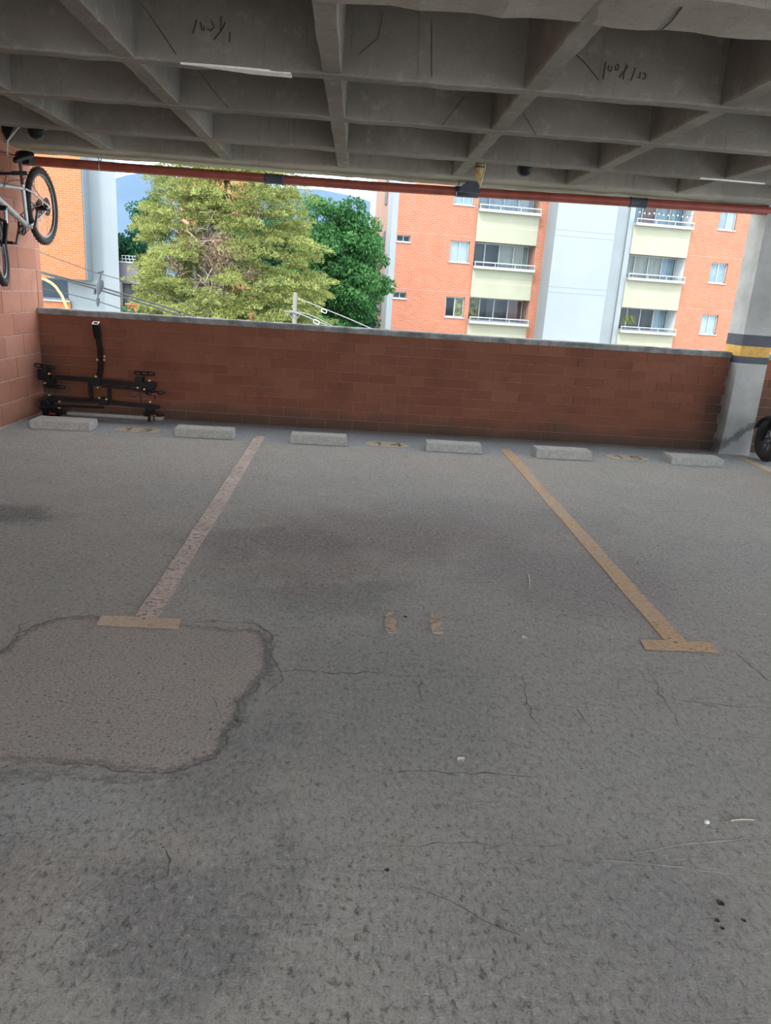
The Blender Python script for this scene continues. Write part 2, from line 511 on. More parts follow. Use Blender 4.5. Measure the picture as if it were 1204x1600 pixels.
M['slab'] = plain('white_slab_edge', (0.359, 0.359, 0.339), 0.8, var=0.05)
M['alu'] = plain('white_aluminium', (0.354, 0.377, 0.389), 0.4, var=0.05)
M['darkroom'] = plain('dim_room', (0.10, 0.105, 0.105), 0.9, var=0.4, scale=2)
M['curtain_w'] = plain('white_curtain', (0.592, 0.615, 0.63), 0.9, var=0.06, scale=3)
M['curtain_b'] = plain('beige_curtain', (0.48, 0.45, 0.38), 0.9, var=0.12, scale=3)
M['curtain_blue'] = plain('pale_blue_blind', (0.42, 0.50, 0.56), 0.9, var=0.1, scale=2)
M['redroom'] = plain('reddish_room_wall', (0.30, 0.14, 0.11), 0.9)
M['yellowcurtain'] = plain('mottled_yellow_curtain', (0.26, 0.23, 0.07), 0.9, var=0.7, scale=6)
M['glass'] = glass_material('window_glass', (0.80, 0.84, 0.85), 0.02)
M['mauve'] = plain('mauve_render', (0.15, 0.135, 0.155), 0.85)
M['hill'] = None
M['trunk'] = plain('grey_bark', (0.26, 0.235, 0.20), 0.9, var=0.35, scale=12)
M['twig'] = plain('bare_twigs', (0.36, 0.28, 0.22), 0.9, var=0.3)
M['pole'] = plain('pole_concrete', (0.176, 0.172, 0.156), 0.9)
M['cable'] = plain('black_cable', (0.02, 0.02, 0.022), 0.6)
M['cable_pale'] = plain('pale_cable', (0.21, 0.21, 0.21), 0.6)
M['cable_yel'] = plain('yellow_hose', (0.434, 0.294, 0.105), 0.6)
M['fitting'] = plain('cable_fitting_grey', (0.04, 0.043, 0.05), 0.5)
M['ground'] = plain('courtyard_ground', (0.20, 0.21, 0.15), 0.95, var=0.3, scale=0.3)
M['asphalt'] = plain('yard_asphalt', (0.30, 0.29, 0.28), 0.95, var=0.15, scale=2)
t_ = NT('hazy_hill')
M['hill'] = t_.done(t_.mix(t_.rng(t_.noise(0.02, 5), 0.35, 0.7), (0.074, 0.116, 0.168), (0.088, 0.130, 0.180)), 0.95, spec=0.0)  # distance haze is put into the base colour as blue
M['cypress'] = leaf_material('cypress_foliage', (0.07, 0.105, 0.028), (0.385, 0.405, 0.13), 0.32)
M['leaf'] = leaf_material('green_leaves', (0.022, 0.085, 0.025), (0.11, 0.27, 0.085), 0.3)
M['leaf_dark'] = leaf_material('dark_leaves', (0.012, 0.055, 0.035), (0.05, 0.17, 0.075), 0.25)
M['dry'] = leaf_material('dry_foliage', (0.22, 0.17, 0.11), (0.46, 0.33, 0.22), 0.2)
M['fern'] = leaf_material('fern_fronds', (0.06, 0.10, 0.02), (0.34, 0.38, 0.09), 0.3)
M['dead_leaf'] = plain('dead_leaf', (0.06, 0.039, 0.018), 0.9)
M['pebble'] = plain('pale_pebble', (0.62, 0.60, 0.54), 0.8)
M['twig_floor'] = plain('dry_twig', (0.42, 0.36, 0.28), 0.9)

# ------------------------------------------------------------------ floor
X0, X1, YB, YW = -3.235, 6.9, -1.3, 7.887  # deck and roof cut short behind and at right to admit skylight
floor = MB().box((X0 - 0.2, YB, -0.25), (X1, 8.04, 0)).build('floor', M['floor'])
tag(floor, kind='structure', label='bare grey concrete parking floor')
poly = [(-1.318, 2.66), (-1.31, 2.80), (-1.27, 2.90), (-1.206, 2.98), (-1.12, 3.005), (-1.02, 2.99), (-0.85, 2.955), (-0.70, 2.965), (-0.50, 2.945), (-0.345, 2.93), (-0.305, 2.79),
        (-0.275, 2.62), (-0.30, 2.47), (-0.34, 2.36), (-0.325, 2.25), (-0.36, 2.14), (-0.36, 2.06), (-0.43, 1.98), (-0.52, 1.94), (-0.66, 1.95), (-0.80, 1.965), (-1.00, 1.975), (-1.25, 1.96), (-1.42, 2.0), (-1.5, 2.2), (-1.48, 2.5), (-1.40, 2.62)]


def smooth_poly(pl, k=3, jit=0.008):
    out = []
    n = len(pl)
    for i in range(n):
        p0, p1, p2, p3 = (Vector((*pl[(i + j) % n], 0)) for j in (-1, 0, 1, 2))
        for s in range(k):
            u = s / k
            q = 0.5 * ((2 * p1) + (p2 - p0) * u + (2 * p0 - 5 * p1 + 4 * p2 - p3) * u * u + (3 * p1 - p0 - 3 * p2 + p3) * u ** 3)
            out.append((q.x + random.uniform(-jit, jit), q.y + random.uniform(-jit, jit)))
    return out


sp = smooth_poly(poly)
cen_ = Vector((sum(p[0] for p in sp) / len(sp), sum(p[1] for p in sp) / len(sp)))
V = []; mask_v = []
for d_, mk in ((-0.02, 0.0), (0.02, 0.35), (0.07, 0.8), (0.16, 1.0)):
    for p in sp:
        q_ = Vector(p); q_ = q_ + (cen_ - q_).normalized() * d_
        V.append((q_.x, q_.y, 0.0004 + 0.0008 * mk)); mask_v.append(mk)
n_ = len(sp)
Fp = [(k * n_ + i, k * n_ + (i + 1) % n_, (k + 1) * n_ + (i + 1) % n_, (k + 1) * n_ + i) for k in range(3) for i in range(n_)] + [tuple(3 * n_ + i for i in range(n_))]
po = MB().add(V, Fp).build('patch', M['patch'], floor)
am = po.data.attributes.new('mask', 'FLOAT', 'POINT'); am.data.foreach_set('value', mask_v)


def crack(pts, w=0.005, name='crack', parent=floor, z=0.0012, jit=0.01, mat='crack'):
    """thin irregular groove line lying on the slab"""
    P = []
    for a, b in zip(pts[:-1], pts[1:]):
        a = Vector((a[0], a[1], 0)); b = Vector((b[0], b[1], 0))
        n = max(2, int((b - a).length / 0.04))
        for i in range(n):
            P.append(a.lerp(b, i / n) + Vector((random.uniform(-jit, jit), random.uniform(-jit, jit), 0)))
    P.append(Vector((pts[-1][0], pts[-1][1], 0)))
    V = []
    for i, p in enumerate(P):
        d = (P[min(i + 1, len(P) - 1)] - P[max(i - 1, 0)]).normalized()
        s = Vector((-d.y, d.x, 0)) * w * random.uniform(0.25, 1.0) * (0.3 + 0.7 * math.sin(math.pi * (i + 0.3) / (len(P) - 0.4)))
        V += [(p + s) + Vector((0, 0, z)), (p - s) + Vector((0, 0, z))]
    F_ = [(2 * i, 2 * i + 1, 2 * i + 3, 2 * i + 2) for i in range(len(P) - 1)]
    return MB().add(V, F_).build(name, M[mat], parent)


n_ = len(sp)
crack([sp[i % n_] for i in range(n_ - 4, n_ + 20)], 0.004, z=0.002, jit=0.006)
crack([sp[i] for i in range(24, 62)], 0.005, z=0.002, jit=0.008)
crack([sp[i] for i in range(26, 50)], 0.030, z=0.0022, jit=0.015, name='grime_streak', mat='grime')
crack([(-1.3, 1.93), (-1.0, 1.90), (-0.8, 1.91), (-0.6, 1.90), (-0.42, 1.93)], 0.035, z=0.0016, jit=0.02, name='grime_streak', mat='grime')
crack([(-0.31, 2.9), (-0.28, 2.7), (-0.25, 2.5), (-0.22, 2.45)], 0.03, z=0.0018, jit=0.01, name='grime_streak', mat='grime')
crack([(-0.70, 3.0), (-0.5, 3.01), (-0.36, 3.0), (-0.30, 2.9), (-0.27, 2.7), (-0.21, 2.52), (-0.26, 2.42)], 0.006, z=0.002)
for pl, w in [([(1145, 1017), (1165, 1036), (1204, 1066)], 0.004), ([(1008, 1038), (1032, 1085), (1050, 1112), (1066, 1142)], 0.003),
              ([(604, 1209), (650, 1203), (700, 1207), (760, 1210), (838, 1214)], 0.003), ([(430, 1048), (480, 1047), (520, 1052), (602, 1050)], 0.0035),
              ([(815, 1052), (822, 1090), (835, 1128), (845, 1142)], 0.0025), ([(640, 1385), (730, 1420), (812, 1462)], 0.0025),
              ([(604, 1320), (700, 1321), (880, 1320)], 0.0018), ([(255, 1325), (265, 1345), (262, 1370)], 0.003), ([(652, 1050), (658, 1095)], 0.002),
              ([(604, 1055), (700, 1057), (830, 1060)], 0.0018), ([(895, 1105), (915, 1125), (925, 1148)], 0.002), ([(0, 1022), (20, 1003), (32, 978), (50, 968)], 0.005),
              ([(1040, 1092), (1100, 1099), (1204, 1107)], 0.002), ([(330, 1090), (345, 1120), (360, 1140)], 0.002)]:
    pts = [floor_pt(*q) for q in pl]
    crack([(q.x, q.y) for q in pts], w)
# pale trowel ridges at lower right
for pl in [([(870, 1338), (1000, 1350), (1204, 1372)]), ([(985, 1335), (1080, 1318), (1204, 1308)])]:
    pts = [floor_pt(*q) for q in pl]
    crack([(q.x, q.y) for q in pts], 0.004, name='trowel_ridge', mat='stop', jit=0.002)

# ------------------------------------------------------------------ parking lines and numbers


def flat(polys, name, mat, parent=None, z=0.003):
    mb = MB()
    for pl in polys: mb.prism(pl, 0.0002 if z < 0.0035 else 0.0031, z)
    return mb.build(name, mat, parent)


def parking_line(xn, xf, ynear, yfar, w, bar, label, m1, m2, group):
    e = empty('parking_line', (xn, ynear, 0), 0, label, 'parking line', group)
    dx = xf - xn; L = yfar - ynear
    N = 24
    left = []; right = []
    for i in range(N + 1):
        u = i / N
        left.append((-w / 2 + dx * u + random.uniform(-.004, .004), 0.10 + (L - 0.10) * u))
        right.append((w / 2 + dx * u + random.uniform(-.004, .004), 0.10 + (L - 0.10) * u))
    flat([right + left[::-1]], 'stem_stripe', m1, e)
    if bar:
        b0, b1, sk = bar
        top = [(b0 + (b1 - b0) * i / 8 + sk, 0.102 + random.uniform(-.004, .004)) for i in range(9)]
        bot = [(b0 + (b1 - b0) * i / 8, random.uniform(-.004, .004)) for i in range(9)]
        o = flat([bot + top[::-1]], 'cross_bar', m2, e, z=0.0036)
        o['label'] = 'short bar across the near end'
    return e


G = 'painted lines between the parking bays'
parking_line(-0.855, -0.885, 2.915, 7.25, 0.10, (-0.183, 0.163, -0.012), 'worn pale T-shaped bay line with its bar on the brown concrete patch', M['line_pink'], M['line_tan'], G)
parking_line(1.53, 1.57, 2.905, 7.29, 0.10, (-0.178, 0.152, 0.012), 'ochre T-shaped bay line with its end at the right of the centre bay', M['line_ochre'], M['line_ochre'], G)
parking_line(4.17, 4.16, 4.9, 7.62, 0.11, None, 'yellowish bay line running out of frame beside the painted column', M['line'], M['line'], G)

DIG = {'1': [[(0.1, 0.78), (0.3, 1), (0.3, 0)]], '0': [[(0.05, 0.5), (0.15, 0.95), (0.4, 0.95), (0.5, 0.5), (0.4, 0.05), (0.15, 0.05), (0.05, 0.5)]],
       '3': [[(0.05, 0.9), (0.3, 1), (0.5, 0.8), (0.25, 0.55), (0.5, 0.3), (0.3, 0), (0.05, 0.1)]], '4': [[(0.42, 0), (0.42, 1), (0.02, 0.35), (0.58, 0.35)]],
       '5': [[(0.5, 1), (0.1, 1), (0.08, 0.58), (0.35, 0.6), (0.5, 0.35), (0.35, 0.02), (0.05, 0.08)]]}


def strokes(mb, txt, h, w, place, th):
    for i, ch in enumerate(txt):
        for s in DIG[ch]:
            for a, b in zip(s[:-1], s[1:]):
                a2 = Vector(((a[0] + i * 0.85) * w, a[1] * h)); b2 = Vector(((b[0] + i * 0.85) * w, b[1] * h))
                d = (b2 - a2).normalized(); nn = Vector((-d.y, d.x)) * th
                q = [a2 + nn - d * th * .5, a2 - nn - d * th * .5, b2 - nn + d * th * .5, b2 + nn + d * th * .5]
                mb.prism([place(v) for v in q], 0.0035, 0.0045)


for txt, (cx, cy), lab in [('13', (-2.08, 7.21), 'bay number 13, dark digits on faded yellow, first bay'), ('14', (0.365, 7.19), 'bay number 14, dark digits on faded yellow, centre bay'),
                           ('15', (2.80, 7.205), 'bay number 15, dark digits on faded yellow, bay beside the column')]:
    e = empty('bay_number', (cx, cy, 0), 0, lab, 'number', 'painted bay numbers by the parapet')
    MB().prism(smooth_poly([(-0.19, -0.09), (0, -0.11), (0.19, -0.09), (0.2, 0.08), (0.05, 0.11), (-0.18, 0.09)], 3, 0.006), 0.0002, 0.003).build('yellow_ground', M['smear'], e)
    for i, chd in enumerate(txt):
        mb = MB()
        strokes(mb, chd, 0.13, 0.20, lambda v: (v.x - 0.13 + i * 0.17, v.y - 0.065), 0.013)
        mb.build('digit', M['numeral'], e)
e = empty('faded_marks', (0.33, 3.08, 0), 0, 'two faded orange paint dabs reading 1 1 on the centre bay floor', 'number')
for dx in (-0.105, 0.105):
    MB().prism(smooth_poly([(dx - 0.022, -0.10), (dx + 0.026, -0.10), (dx + 0.024, 0.09), (dx - 0.02, 0.085)], 3, 0.003), 0.0002, 0.003).build('dab', M['dab'], e)

# ------------------------------------------------------------------ wheel stops
stops = [(-2.745, 7.02, 0.55, 0.25, 0.083, 0.02, 'concrete wheel stop in front of the black bike rack'),
         (-1.395, 7.01, 0.545, 0.19, 0.086, 0.02, 'concrete wheel stop between number 13 and the pale line'),
         (-0.30, 7.00, 0.54, 0.18, 0.087, 0.02, 'concrete wheel stop just right of the pale worn line'),
         (1.01, 6.99, 0.54, 0.18, 0.083, 0.0, 'concrete wheel stop between number 14 and the ochre line'),
         (2.085, 6.955, 0.545, 0.20, 0.088, 0.01, 'concrete wheel stop between the ochre line and number 15'),
         (3.435, 6.99, 0.525, 0.24, 0.076, -0.03, 'low concrete wheel stop nearest the striped column')]
for (cx, y0, w, d, h, rz, lab) in stops:
    mb = MB()
    nx = 12
    prof = [(0, 0), (0.002, h * 0.5), (0.004, h - 0.010), (0.014, h), (d - 0.012, h), (d - 0.003, h - 0.01), (d, 0)]
    V = []
    for i in range(nx + 1):
        for (yy, zz) in prof:
            ex = 0.006 if (i in (0, nx) and zz > h - 0.006) else 0
            V.append((-w / 2 + w * i / nx + (ex if i == 0 else -ex) + (random.uniform(-.003, .003) if 0 < i < nx else 0), yy + random.uniform(-.0025, .0025), max(0, zz + (random.uniform(-.003, .001) if zz > 0 else 0))))
    k = len(prof)
    Fs = [(i * k + j, (i + 1) * k + j, (i + 1) * k + j + 1, i * k + j + 1) for i in range(nx) for j in range(k - 1)]
    Fs += [tuple(range(k - 1, -1, -1)), tuple(nx * k + j for j in range(k))]
    Fs += [(i * k + k - 1, (i + 1) * k + k - 1, (i + 1) * k, i * k) for i in range(nx)]
    mb.add(V, Fs)
    o = mb.build('wheel_stop', M['stop'], loc=(cx, y0, 0))
    o.rotation_euler = (0, 0, rz)
    tag(o, lab, 'wheel stop', 'concrete wheel stops along the parapet')

# ------------------------------------------------------------------ parapet wall
ZT = 1.071
wall_back = MB().box((X0, YW + 0.006, 0), (X1, 8.03, ZT - 0.058)).build('wall_back', M['mortar_in'])
tag(wall_back, kind='structure', label='low reddish brick parapet')
BL, BH = 0.295, (ZT - 0.058) / 10
proto = {}


def brick_mesh(l, h, d, mat, key):
    if key not in proto:
        proto[key] = MB().bevbox((-l / 2, 0, -h / 2), (l / 2, d, h / 2), 0.0025).mesh('brick', mat)
    return proto[key]


def brick_run(xa, xb, rows, parent, mat):
    for r in range(rows):
        off = (0.5 * BL if r % 2 else 0.0)
        x = xa - off
        while x < xb - 0.001:
            a, b = max(x, xa), min(x + BL, xb)
            x += BL
            if b - a < 0.03: continue
            l = round(b - a - 0.006, 3)
            me = brick_mesh(l, BH - 0.007, 0.05, mat, (l, BH, mat.name))
            link('brick', me, parent, ((a + b) / 2, YW + random.uniform(-0.0022, 0.002), (r + 0.5) * BH), (0, random.uniform(-.002, .002), 0))


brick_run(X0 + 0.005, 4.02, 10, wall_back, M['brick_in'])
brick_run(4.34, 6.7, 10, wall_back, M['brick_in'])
# coping in cast lengths
cx = X0
lens = [1.22, 1.9, 1.55, 1.45, 1.28]
for i, l in enumerate(lens + [1.9, 1.9, 1.9]):
    xe = min(cx + l, X1)
    if i == len(lens) - 1: xe = 4.02
    mb = MB()
    nx = 14
    V = []
    for j in range(nx + 1):
        x = cx + 0.002 + (xe - cx - 0.004) * j / nx
        for (yy, zz) in [(YW - 0.012, ZT - 0.058), (YW - 0.014, ZT - 0.012), (YW - 0.004, ZT), (8.04, ZT), (8.045, ZT - 0.058)]:
            V.append((x, yy + random.uniform(-.002, .002), zz + random.uniform(-.0025, .0015)))
    Fs = [(q * 5 + s, (q + 1) * 5 + s, (q + 1) * 5 + (s + 1) % 5, q * 5 + (s + 1) % 5) for q in range(nx) for s in range(5)]
    Fs += [(4, 3, 2, 1, 0), tuple(nx * 5 + s for s in range(5))]
    mb.add(V, Fs).build('coping', M['coping'], wall_back)
    cx = xe if i != len(lens) - 1 else 4.34

# ------------------------------------------------------------------ left wall of large blocks
wall_left = MB().box((X0 - 0.15, YB, 0), (X0 - 0.004, 8.055, 2.95)).build('wall_left', M['mortar_blk'])
tag(wall_left, kind='structure', label='pinkish terracotta block side wall')
BHL = 0.2035
for r in range(13):
    z0 = r * BHL + 0.012
    joint0 = 7.52 if r % 2 else 7.335
    ys = [8.05, 7.93]
    y = joint0
    while y > 3.6:
        if y < 7.9: ys.append(y)
        y -= 0.388
    for a, b in zip(ys[1:], ys[:-1]):
        l = round(b - a - 0.007, 3)
        key = ('blk', l)
        if key not in proto:
            proto[key] = MB().bevbox((-0.04, -l / 2, -(BHL - 0.008) / 2), (0, l / 2, (BHL - 0.008) / 2), 0.003).mesh('block', M['block'])
        link('block', proto[key], wall_left, (X0 + random.uniform(-.002, .002), (a + b) / 2, z0 + BHL / 2), (0, 0, random.uniform(-.002, .002)))

# ------------------------------------------------------------------ column
col = MB()
V = []
for z, g in [(0, 0.025), (0.12, 0.012), (0.3, 0.002), (2.95, 0)]:
    V += [(4.02 - g * 1.2, 7.72 - g * 0.3, z), (4.335 + g * 0.2, 7.72 - g * 0.3, z), (4.335 + g * 0.2, 8.05, z), (4.02 - g * 1.2, 8.05, z)]
col.add(V, [(3, 2, 1, 0), (12, 13, 14, 15)] + [(r * 4 + i, r * 4 + (i + 1) % 4, r * 4 + 4 + (i + 1) % 4, r * 4 + 4 + i) for r in range(3) for i in range(4)])
t = NT('column_concrete_stained')
geo = t.n('NewGeometry'); pos = geo.outputs['Position']
c_ = t.mix(t.rng(t.noise(3, 5, vec=pos), 0.35, 0.65), (0.36, 0.355, 0.335), (0.46, 0.455, 0.43))
x_, y_, z_ = t.sep(pos)
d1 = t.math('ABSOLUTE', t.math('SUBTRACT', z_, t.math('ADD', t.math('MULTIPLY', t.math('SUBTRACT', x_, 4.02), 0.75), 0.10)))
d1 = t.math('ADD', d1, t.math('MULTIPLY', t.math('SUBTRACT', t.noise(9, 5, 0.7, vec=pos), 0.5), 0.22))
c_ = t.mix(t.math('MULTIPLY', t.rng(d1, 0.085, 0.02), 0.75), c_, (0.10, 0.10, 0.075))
c_ = t.mix(t.math('MULTIPLY', t.rng(t.noise(1.4, 5, vec=pos), 0.5, 0.7), 0.4), c_, (0.25, 0.24, 0.21))
M['column_st'] = t.done(c_, 0.9, t.bump(t.noise(30, 5, 0.7, vec=pos), 0.4, 0.006), spec=0.2)
column = col.build('column', M['column_st'])
tag(column, kind='structure', label='square concrete column with dark and yellow painted bands')
for z0, z1, mt in [(0.972, 1.043, 'band_dark'), (1.043, 1.149, 'band_yellow'), (1.149, 1.264, 'band_dark')]:
    MB().box((4.0175, 7.7175, z0), (4.3375, 8.0525, z1)).build('painted_band', M[mt], column)

# ------------------------------------------------------------------ ribbed ceiling
ZC = 2.512
DEP = 0.40
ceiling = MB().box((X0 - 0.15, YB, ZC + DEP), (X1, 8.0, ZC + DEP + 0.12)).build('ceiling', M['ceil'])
tag(ceiling, kind='structure', label='ribbed concrete slab with deep coffers')


def rib(a0, a1, c, w, axis, zb=ZC, taper=0.012, mat='ceil', name='rib', step=0.11, j=0.0035):
    n = max(2, int((a1 - a0) / step))
    V = []
    for i in range(n + 1):
        s = a0 + (a1 - a0) * i / n
        jl, jr, jz = (random.uniform(-j, j) for _ in range(3))
        if random.random() < 0.10: jz += random.uniform(0, 0.008)
        prof = [(c - w / 2 - taper, ZC + DEP + 0.01), (c - w / 2 + jl, zb + 0.012), (c - w / 2 + 0.006 + jl, zb + jz), (c + w / 2 - 0.006 + jr, zb + jz), (c + w / 2 + jr, zb + 0.012), (c + w / 2 + taper, ZC + DEP + 0.01)]
        for (q, z) in prof:
            V.append((s, q, z) if axis == 'X' else (q, s, z))
    Fs = [(i * 6 + k, (i + 1) * 6 + k, (i + 1) * 6 + k + 1, i * 6 + k + 1) for i in range(n) for k in range(5)]
    Fs += [(5, 4, 3, 2, 1, 0), tuple(n * 6 + k for k in range(6))]
    return MB().add(V, Fs).build(name, M[mat], ceiling)


for (c, w) in [(6.515, 0.115), (5.40, 0.105), (4.385, 0.10), (2.1, 0.11), (1.05, 0.11), (0.0, 0.11)]:
    rib(X0, X1, c, w, 'X', zb=ZC - 0.006)
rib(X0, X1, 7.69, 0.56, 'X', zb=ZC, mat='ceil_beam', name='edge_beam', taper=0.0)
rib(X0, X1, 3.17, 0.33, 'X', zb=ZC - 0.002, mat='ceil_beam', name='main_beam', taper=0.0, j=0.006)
rib(X0, X1, -1.45, 0.30, 'X', zb=ZC, name='edge_beam', taper=0.0)
for k in range(12):
    cxr = -2.315 + 1.062 * k
    rib(YB + 0.05, 7.45, cxr, 0.105, 'Y', zb=ZC)
# fresh spall on a rib edge and scratched writing on the rib face
pts = [(-0.97, 4.335), (-0.83, 4.328), (-0.62, 4.332), (-0.405, 4.345), (-0.405, 4.425), (-0.62, 4.415), (-0.83, 4.36)]
MB().prism(pts, ZC - 0.014, ZC - 0.004).build('spalled_strip', M['spall'], ceiling)
MB().prism([(2.75, 6.462), (3.3, 6.475), (3.3, 6.50), (2.75, 6.478)], ZC - 0.014, ZC - 0.004).build('spalled_strip', M['spall'], ceiling)


def scratch(parts, Y, name='scratched_writing'):
    mb = MB()
    for pl in parts:
        mb.tube([at(x, y, Y) for x, y in pl], 0.0035, n=5)
    return mb.build(name, M['scratch'], ceiling)


YF = 4.385 - 0.05 - 0.006
scratch([[(946, 96), (944, 110), (942, 124)], [(951, 102), (950, 109), (954, 112), (956, 104)], [(961, 102), (961, 109), (965, 109), (967, 102), (963, 100)],
         [(979, 100), (975, 113), (973, 124)], [(981, 104), (974, 112), (967, 121)], [(992, 106), (989, 117), (985, 126)], [(1000, 112), (999, 121), (996, 121)], [(1005, 114), (1009, 117), (1007, 123), (1003, 123)]], YF)
scratch([[(307, 31), (304, 42), (301, 52)], [(313, 35), (315, 46), (319, 48), (318, 41)], [(330, 33), (334, 42), (329, 48), (324, 45)], [(345, 26), (345, 38), (344, 50)], [(352, 35), (346, 47), (334, 62)], [(359, 50), (358, 66)]], YF)
for pl in [[(218, 2), (245, 40), (275, 85)], [(310, 110), (330, 138), (356, 168)], [(1065, 12), (1048, 34), (1030, 49)], [(674, 18), (674, 120)], [(726, 150), (712, 168), (690, 196)], [(810, 165), (825, 190), (838, 212)],
           [(895, 80), (915, 100), (935, 125)], [(1100, 90), (1065, 120), (1025, 152)], [(598, 20), (590, 60), (560, 85)]]:
    Yc = {2: 4.32}.get(0, YF)
    ymax = max(p[1] for p in pl)
    if ymax > 130: Yc = 5.335
    if pl[0] == (1065, 12):
        q = [floor_pt(x, y, ZC - 0.003) for x, y in pl]
        mb = MB().tube(q, 0.003, n=5)
    else:
        mb = MB().tube([at(x, y, Yc) for x, y in pl], 0.0022, n=5)
    mb.build('crack', M['scratch'], ceiling)

# ------------------------------------------------------------------ red pipe
PY = 7.75
pl_ = [at(52, 251.5, PY), at(120, 256.5, PY), at(300, 271, PY), at(580, 293.3, PY), at(800, 307.5, PY), at(1000, 319.5, PY), at(1199, 329, PY)]
for i, q in enumerate(pl_): q.z = 2.418 + 0.012 * (q.x - 0) * (1 if q.x > 0 else 0.0)
pl_.append(Vector((X1 - 0.4, PY, pl_[-1].z + 0.02)))
pipe = empty('red_pipe', (pl_[0].x, PY, pl_[0].z), 0, 'long dark red steel pipe hanging under the edge beam', 'pipe')


def loc_(root, pts): return [Vector(q) - root.location for q in pts]


MB().tube(loc_(pipe, pl_), 0.043, n=18).build('pipe_run', M['pipe'], pipe)
for px in (428, 1000):
    a, b = at(px - 12, 0, PY).x, at(px + 12, 0, PY).x
    d = ray(px, 290); xx = d[0] / d[1] * PY
    zz = 2.418 + (0.012 * xx if xx > 0 else 0)
    MB().lathe(Vector((xx, PY, zz)) - pipe.location, (1, 0, 0), [(0.043, -0.09), (0.048, -0.088), (0.048, -0.07), (0.0455, -0.065), (0.0455, 0.065), (0.048, 0.07), (0.048, 0.088), (0.043, 0.09)], 20).build('coupling', M['band_dark'], pipe)
for px, py in ((156.5, 236), (716, 276)):
    d = ray(px, 255); xx = d[0] / d[1] * PY
    mb = MB()
    for s in (-0.012, 0.012):
        mb.tube(loc_(pipe, [(xx + s, PY, ZC + 0.01), (xx + s, PY - 0.01, 2.44)]), 0.0035, n=6)
    mb.ring(Vector((xx, PY, 2.418)) - pipe.location, (1, 0, 0), 0.046, 0.004, 20, 6)
    mb.build('hanger', M['steel'], pipe)
p0 = pl_[0]
MB().tube(loc_(pipe, [p0 + Vector((-0.02, 0, 0)), Vector((X0 + 0.05, 7.6, 2.42)), Vector((X0 + 0.03, 7.2, 2.40)), Vector((X0 + 0.03, 5.0, 2.33))]), 0.014, n=10).build('branch_pipe', M['pipe'], pipe)

# ------------------------------------------------------------------ fixtures hanging in the coffers


def dome(c, lab):
    e = empty('dome_fixture', c, 0, lab, 'ceiling fixture', 'black dome fixtures under the slab')
    MB().lathe((0, 0, 0), (0, 0, 1), [(0.0, -0.078), (0.03, -0.074), (0.055, -0.058), (0.069, -0.03), (0.073, 0.0), (0.080, 0.004), (0.080, 0.02), (0.076, 0.06), (0.02, 0.085), (0.012, 0.09)], 28).build('dome', M['blackpl'], e)
    MB().ring((0, 0, 0.006), (0, 0, 1), 0.079, 0.004, 32, 6).build('trim_ring', M['rim'], e)
    MB().tube([(0, 0, 0.085), (0, 0, ZC + DEP - c[2] - 0.002)], 0.012, n=10).build('stem', M['blackpl'], e)
    return e


a = at(820, 262, 7.0); dome((a.x, 7.0, a.z + 0.005), 'black dome fixture beside the yellowed fitting')
a = at(57, 203, 7.0); dome((a.x, 7.0, a.z + 0.005), 'black dome fixture in the coffer above the bicycle')

a = at(750, 256, 7.2)
e = empty('yellowed_fitting', (a.x, 7.2, a.z), 0, 'yellowed tapered plastic fitting with a black bracket above the red pipe', 'fitting')
top = Vector((0, 0, 0.05)); tip = at(750, 290, 7.3) - e.location
MB().tube([top, (0, 0, -0.03), (0.002, 0.02, -0.08), tip.lerp(Vector((0, 0, -0.08)), 0.4), tip], [0.040, 0.042, 0.040, 0.026, 0.006], n=16).build('sleeve', M['yellowed'], e)
mb = MB()
for zz in (0.0, -0.03): mb.ring((0, 0, zz), (0, 0, 1), 0.0425, 0.005, 20, 6)
mb.build('tie', M['brown'], e)
MB().tube([(0.03, -0.03, 0.06), (0.045, -0.02, -0.03), (0.03, 0.0, -0.12), tip + Vector((0.0, -0.01, 0.0))], 0.005, n=8).build('pale_cord', M['strap'], e)
MB().tube([(0, 0, 0.04), (0, 0, ZC + DEP - e.location.z)], 0.02, n=12).build('stem', M['yellowed'], e)
w = [at(743, 277, 7.62), at(749, 291, 7.62), at(748, 302, 7.62), at(716, 299, 7.62), at(722, 289, 7.62), at(733, 282, 7.62)]
V = [q - e.location for q in w] + [q - e.location + Vector((0, 0.035, 0)) for q in w]
mb = MB().add(V, [(0, 1, 2, 3, 4, 5), (11, 10, 9, 8, 7, 6)] + [(i, i + 6, (i + 1) % 6 + 6, (i + 1) % 6) for i in range(6)])
xx = (w[2].x + w[3].x) / 2
mb.lathe(Vector((xx, PY, 2.418 + 0.012 * xx)) - e.location, (1, 0, 0), [(0.043, -0.115), (0.049, -0.113), (0.049, 0.113), (0.043, 0.115)], 20)
mb.build('black_bracket', M['band_dark'], e)
MB().tube([at(718, 276, 7.6) - e.location, at(717, 287, 7.6) - e.location, at(714, 302, 7.6) - e.location], 0.004, n=6).build('wire', M['black'], e)

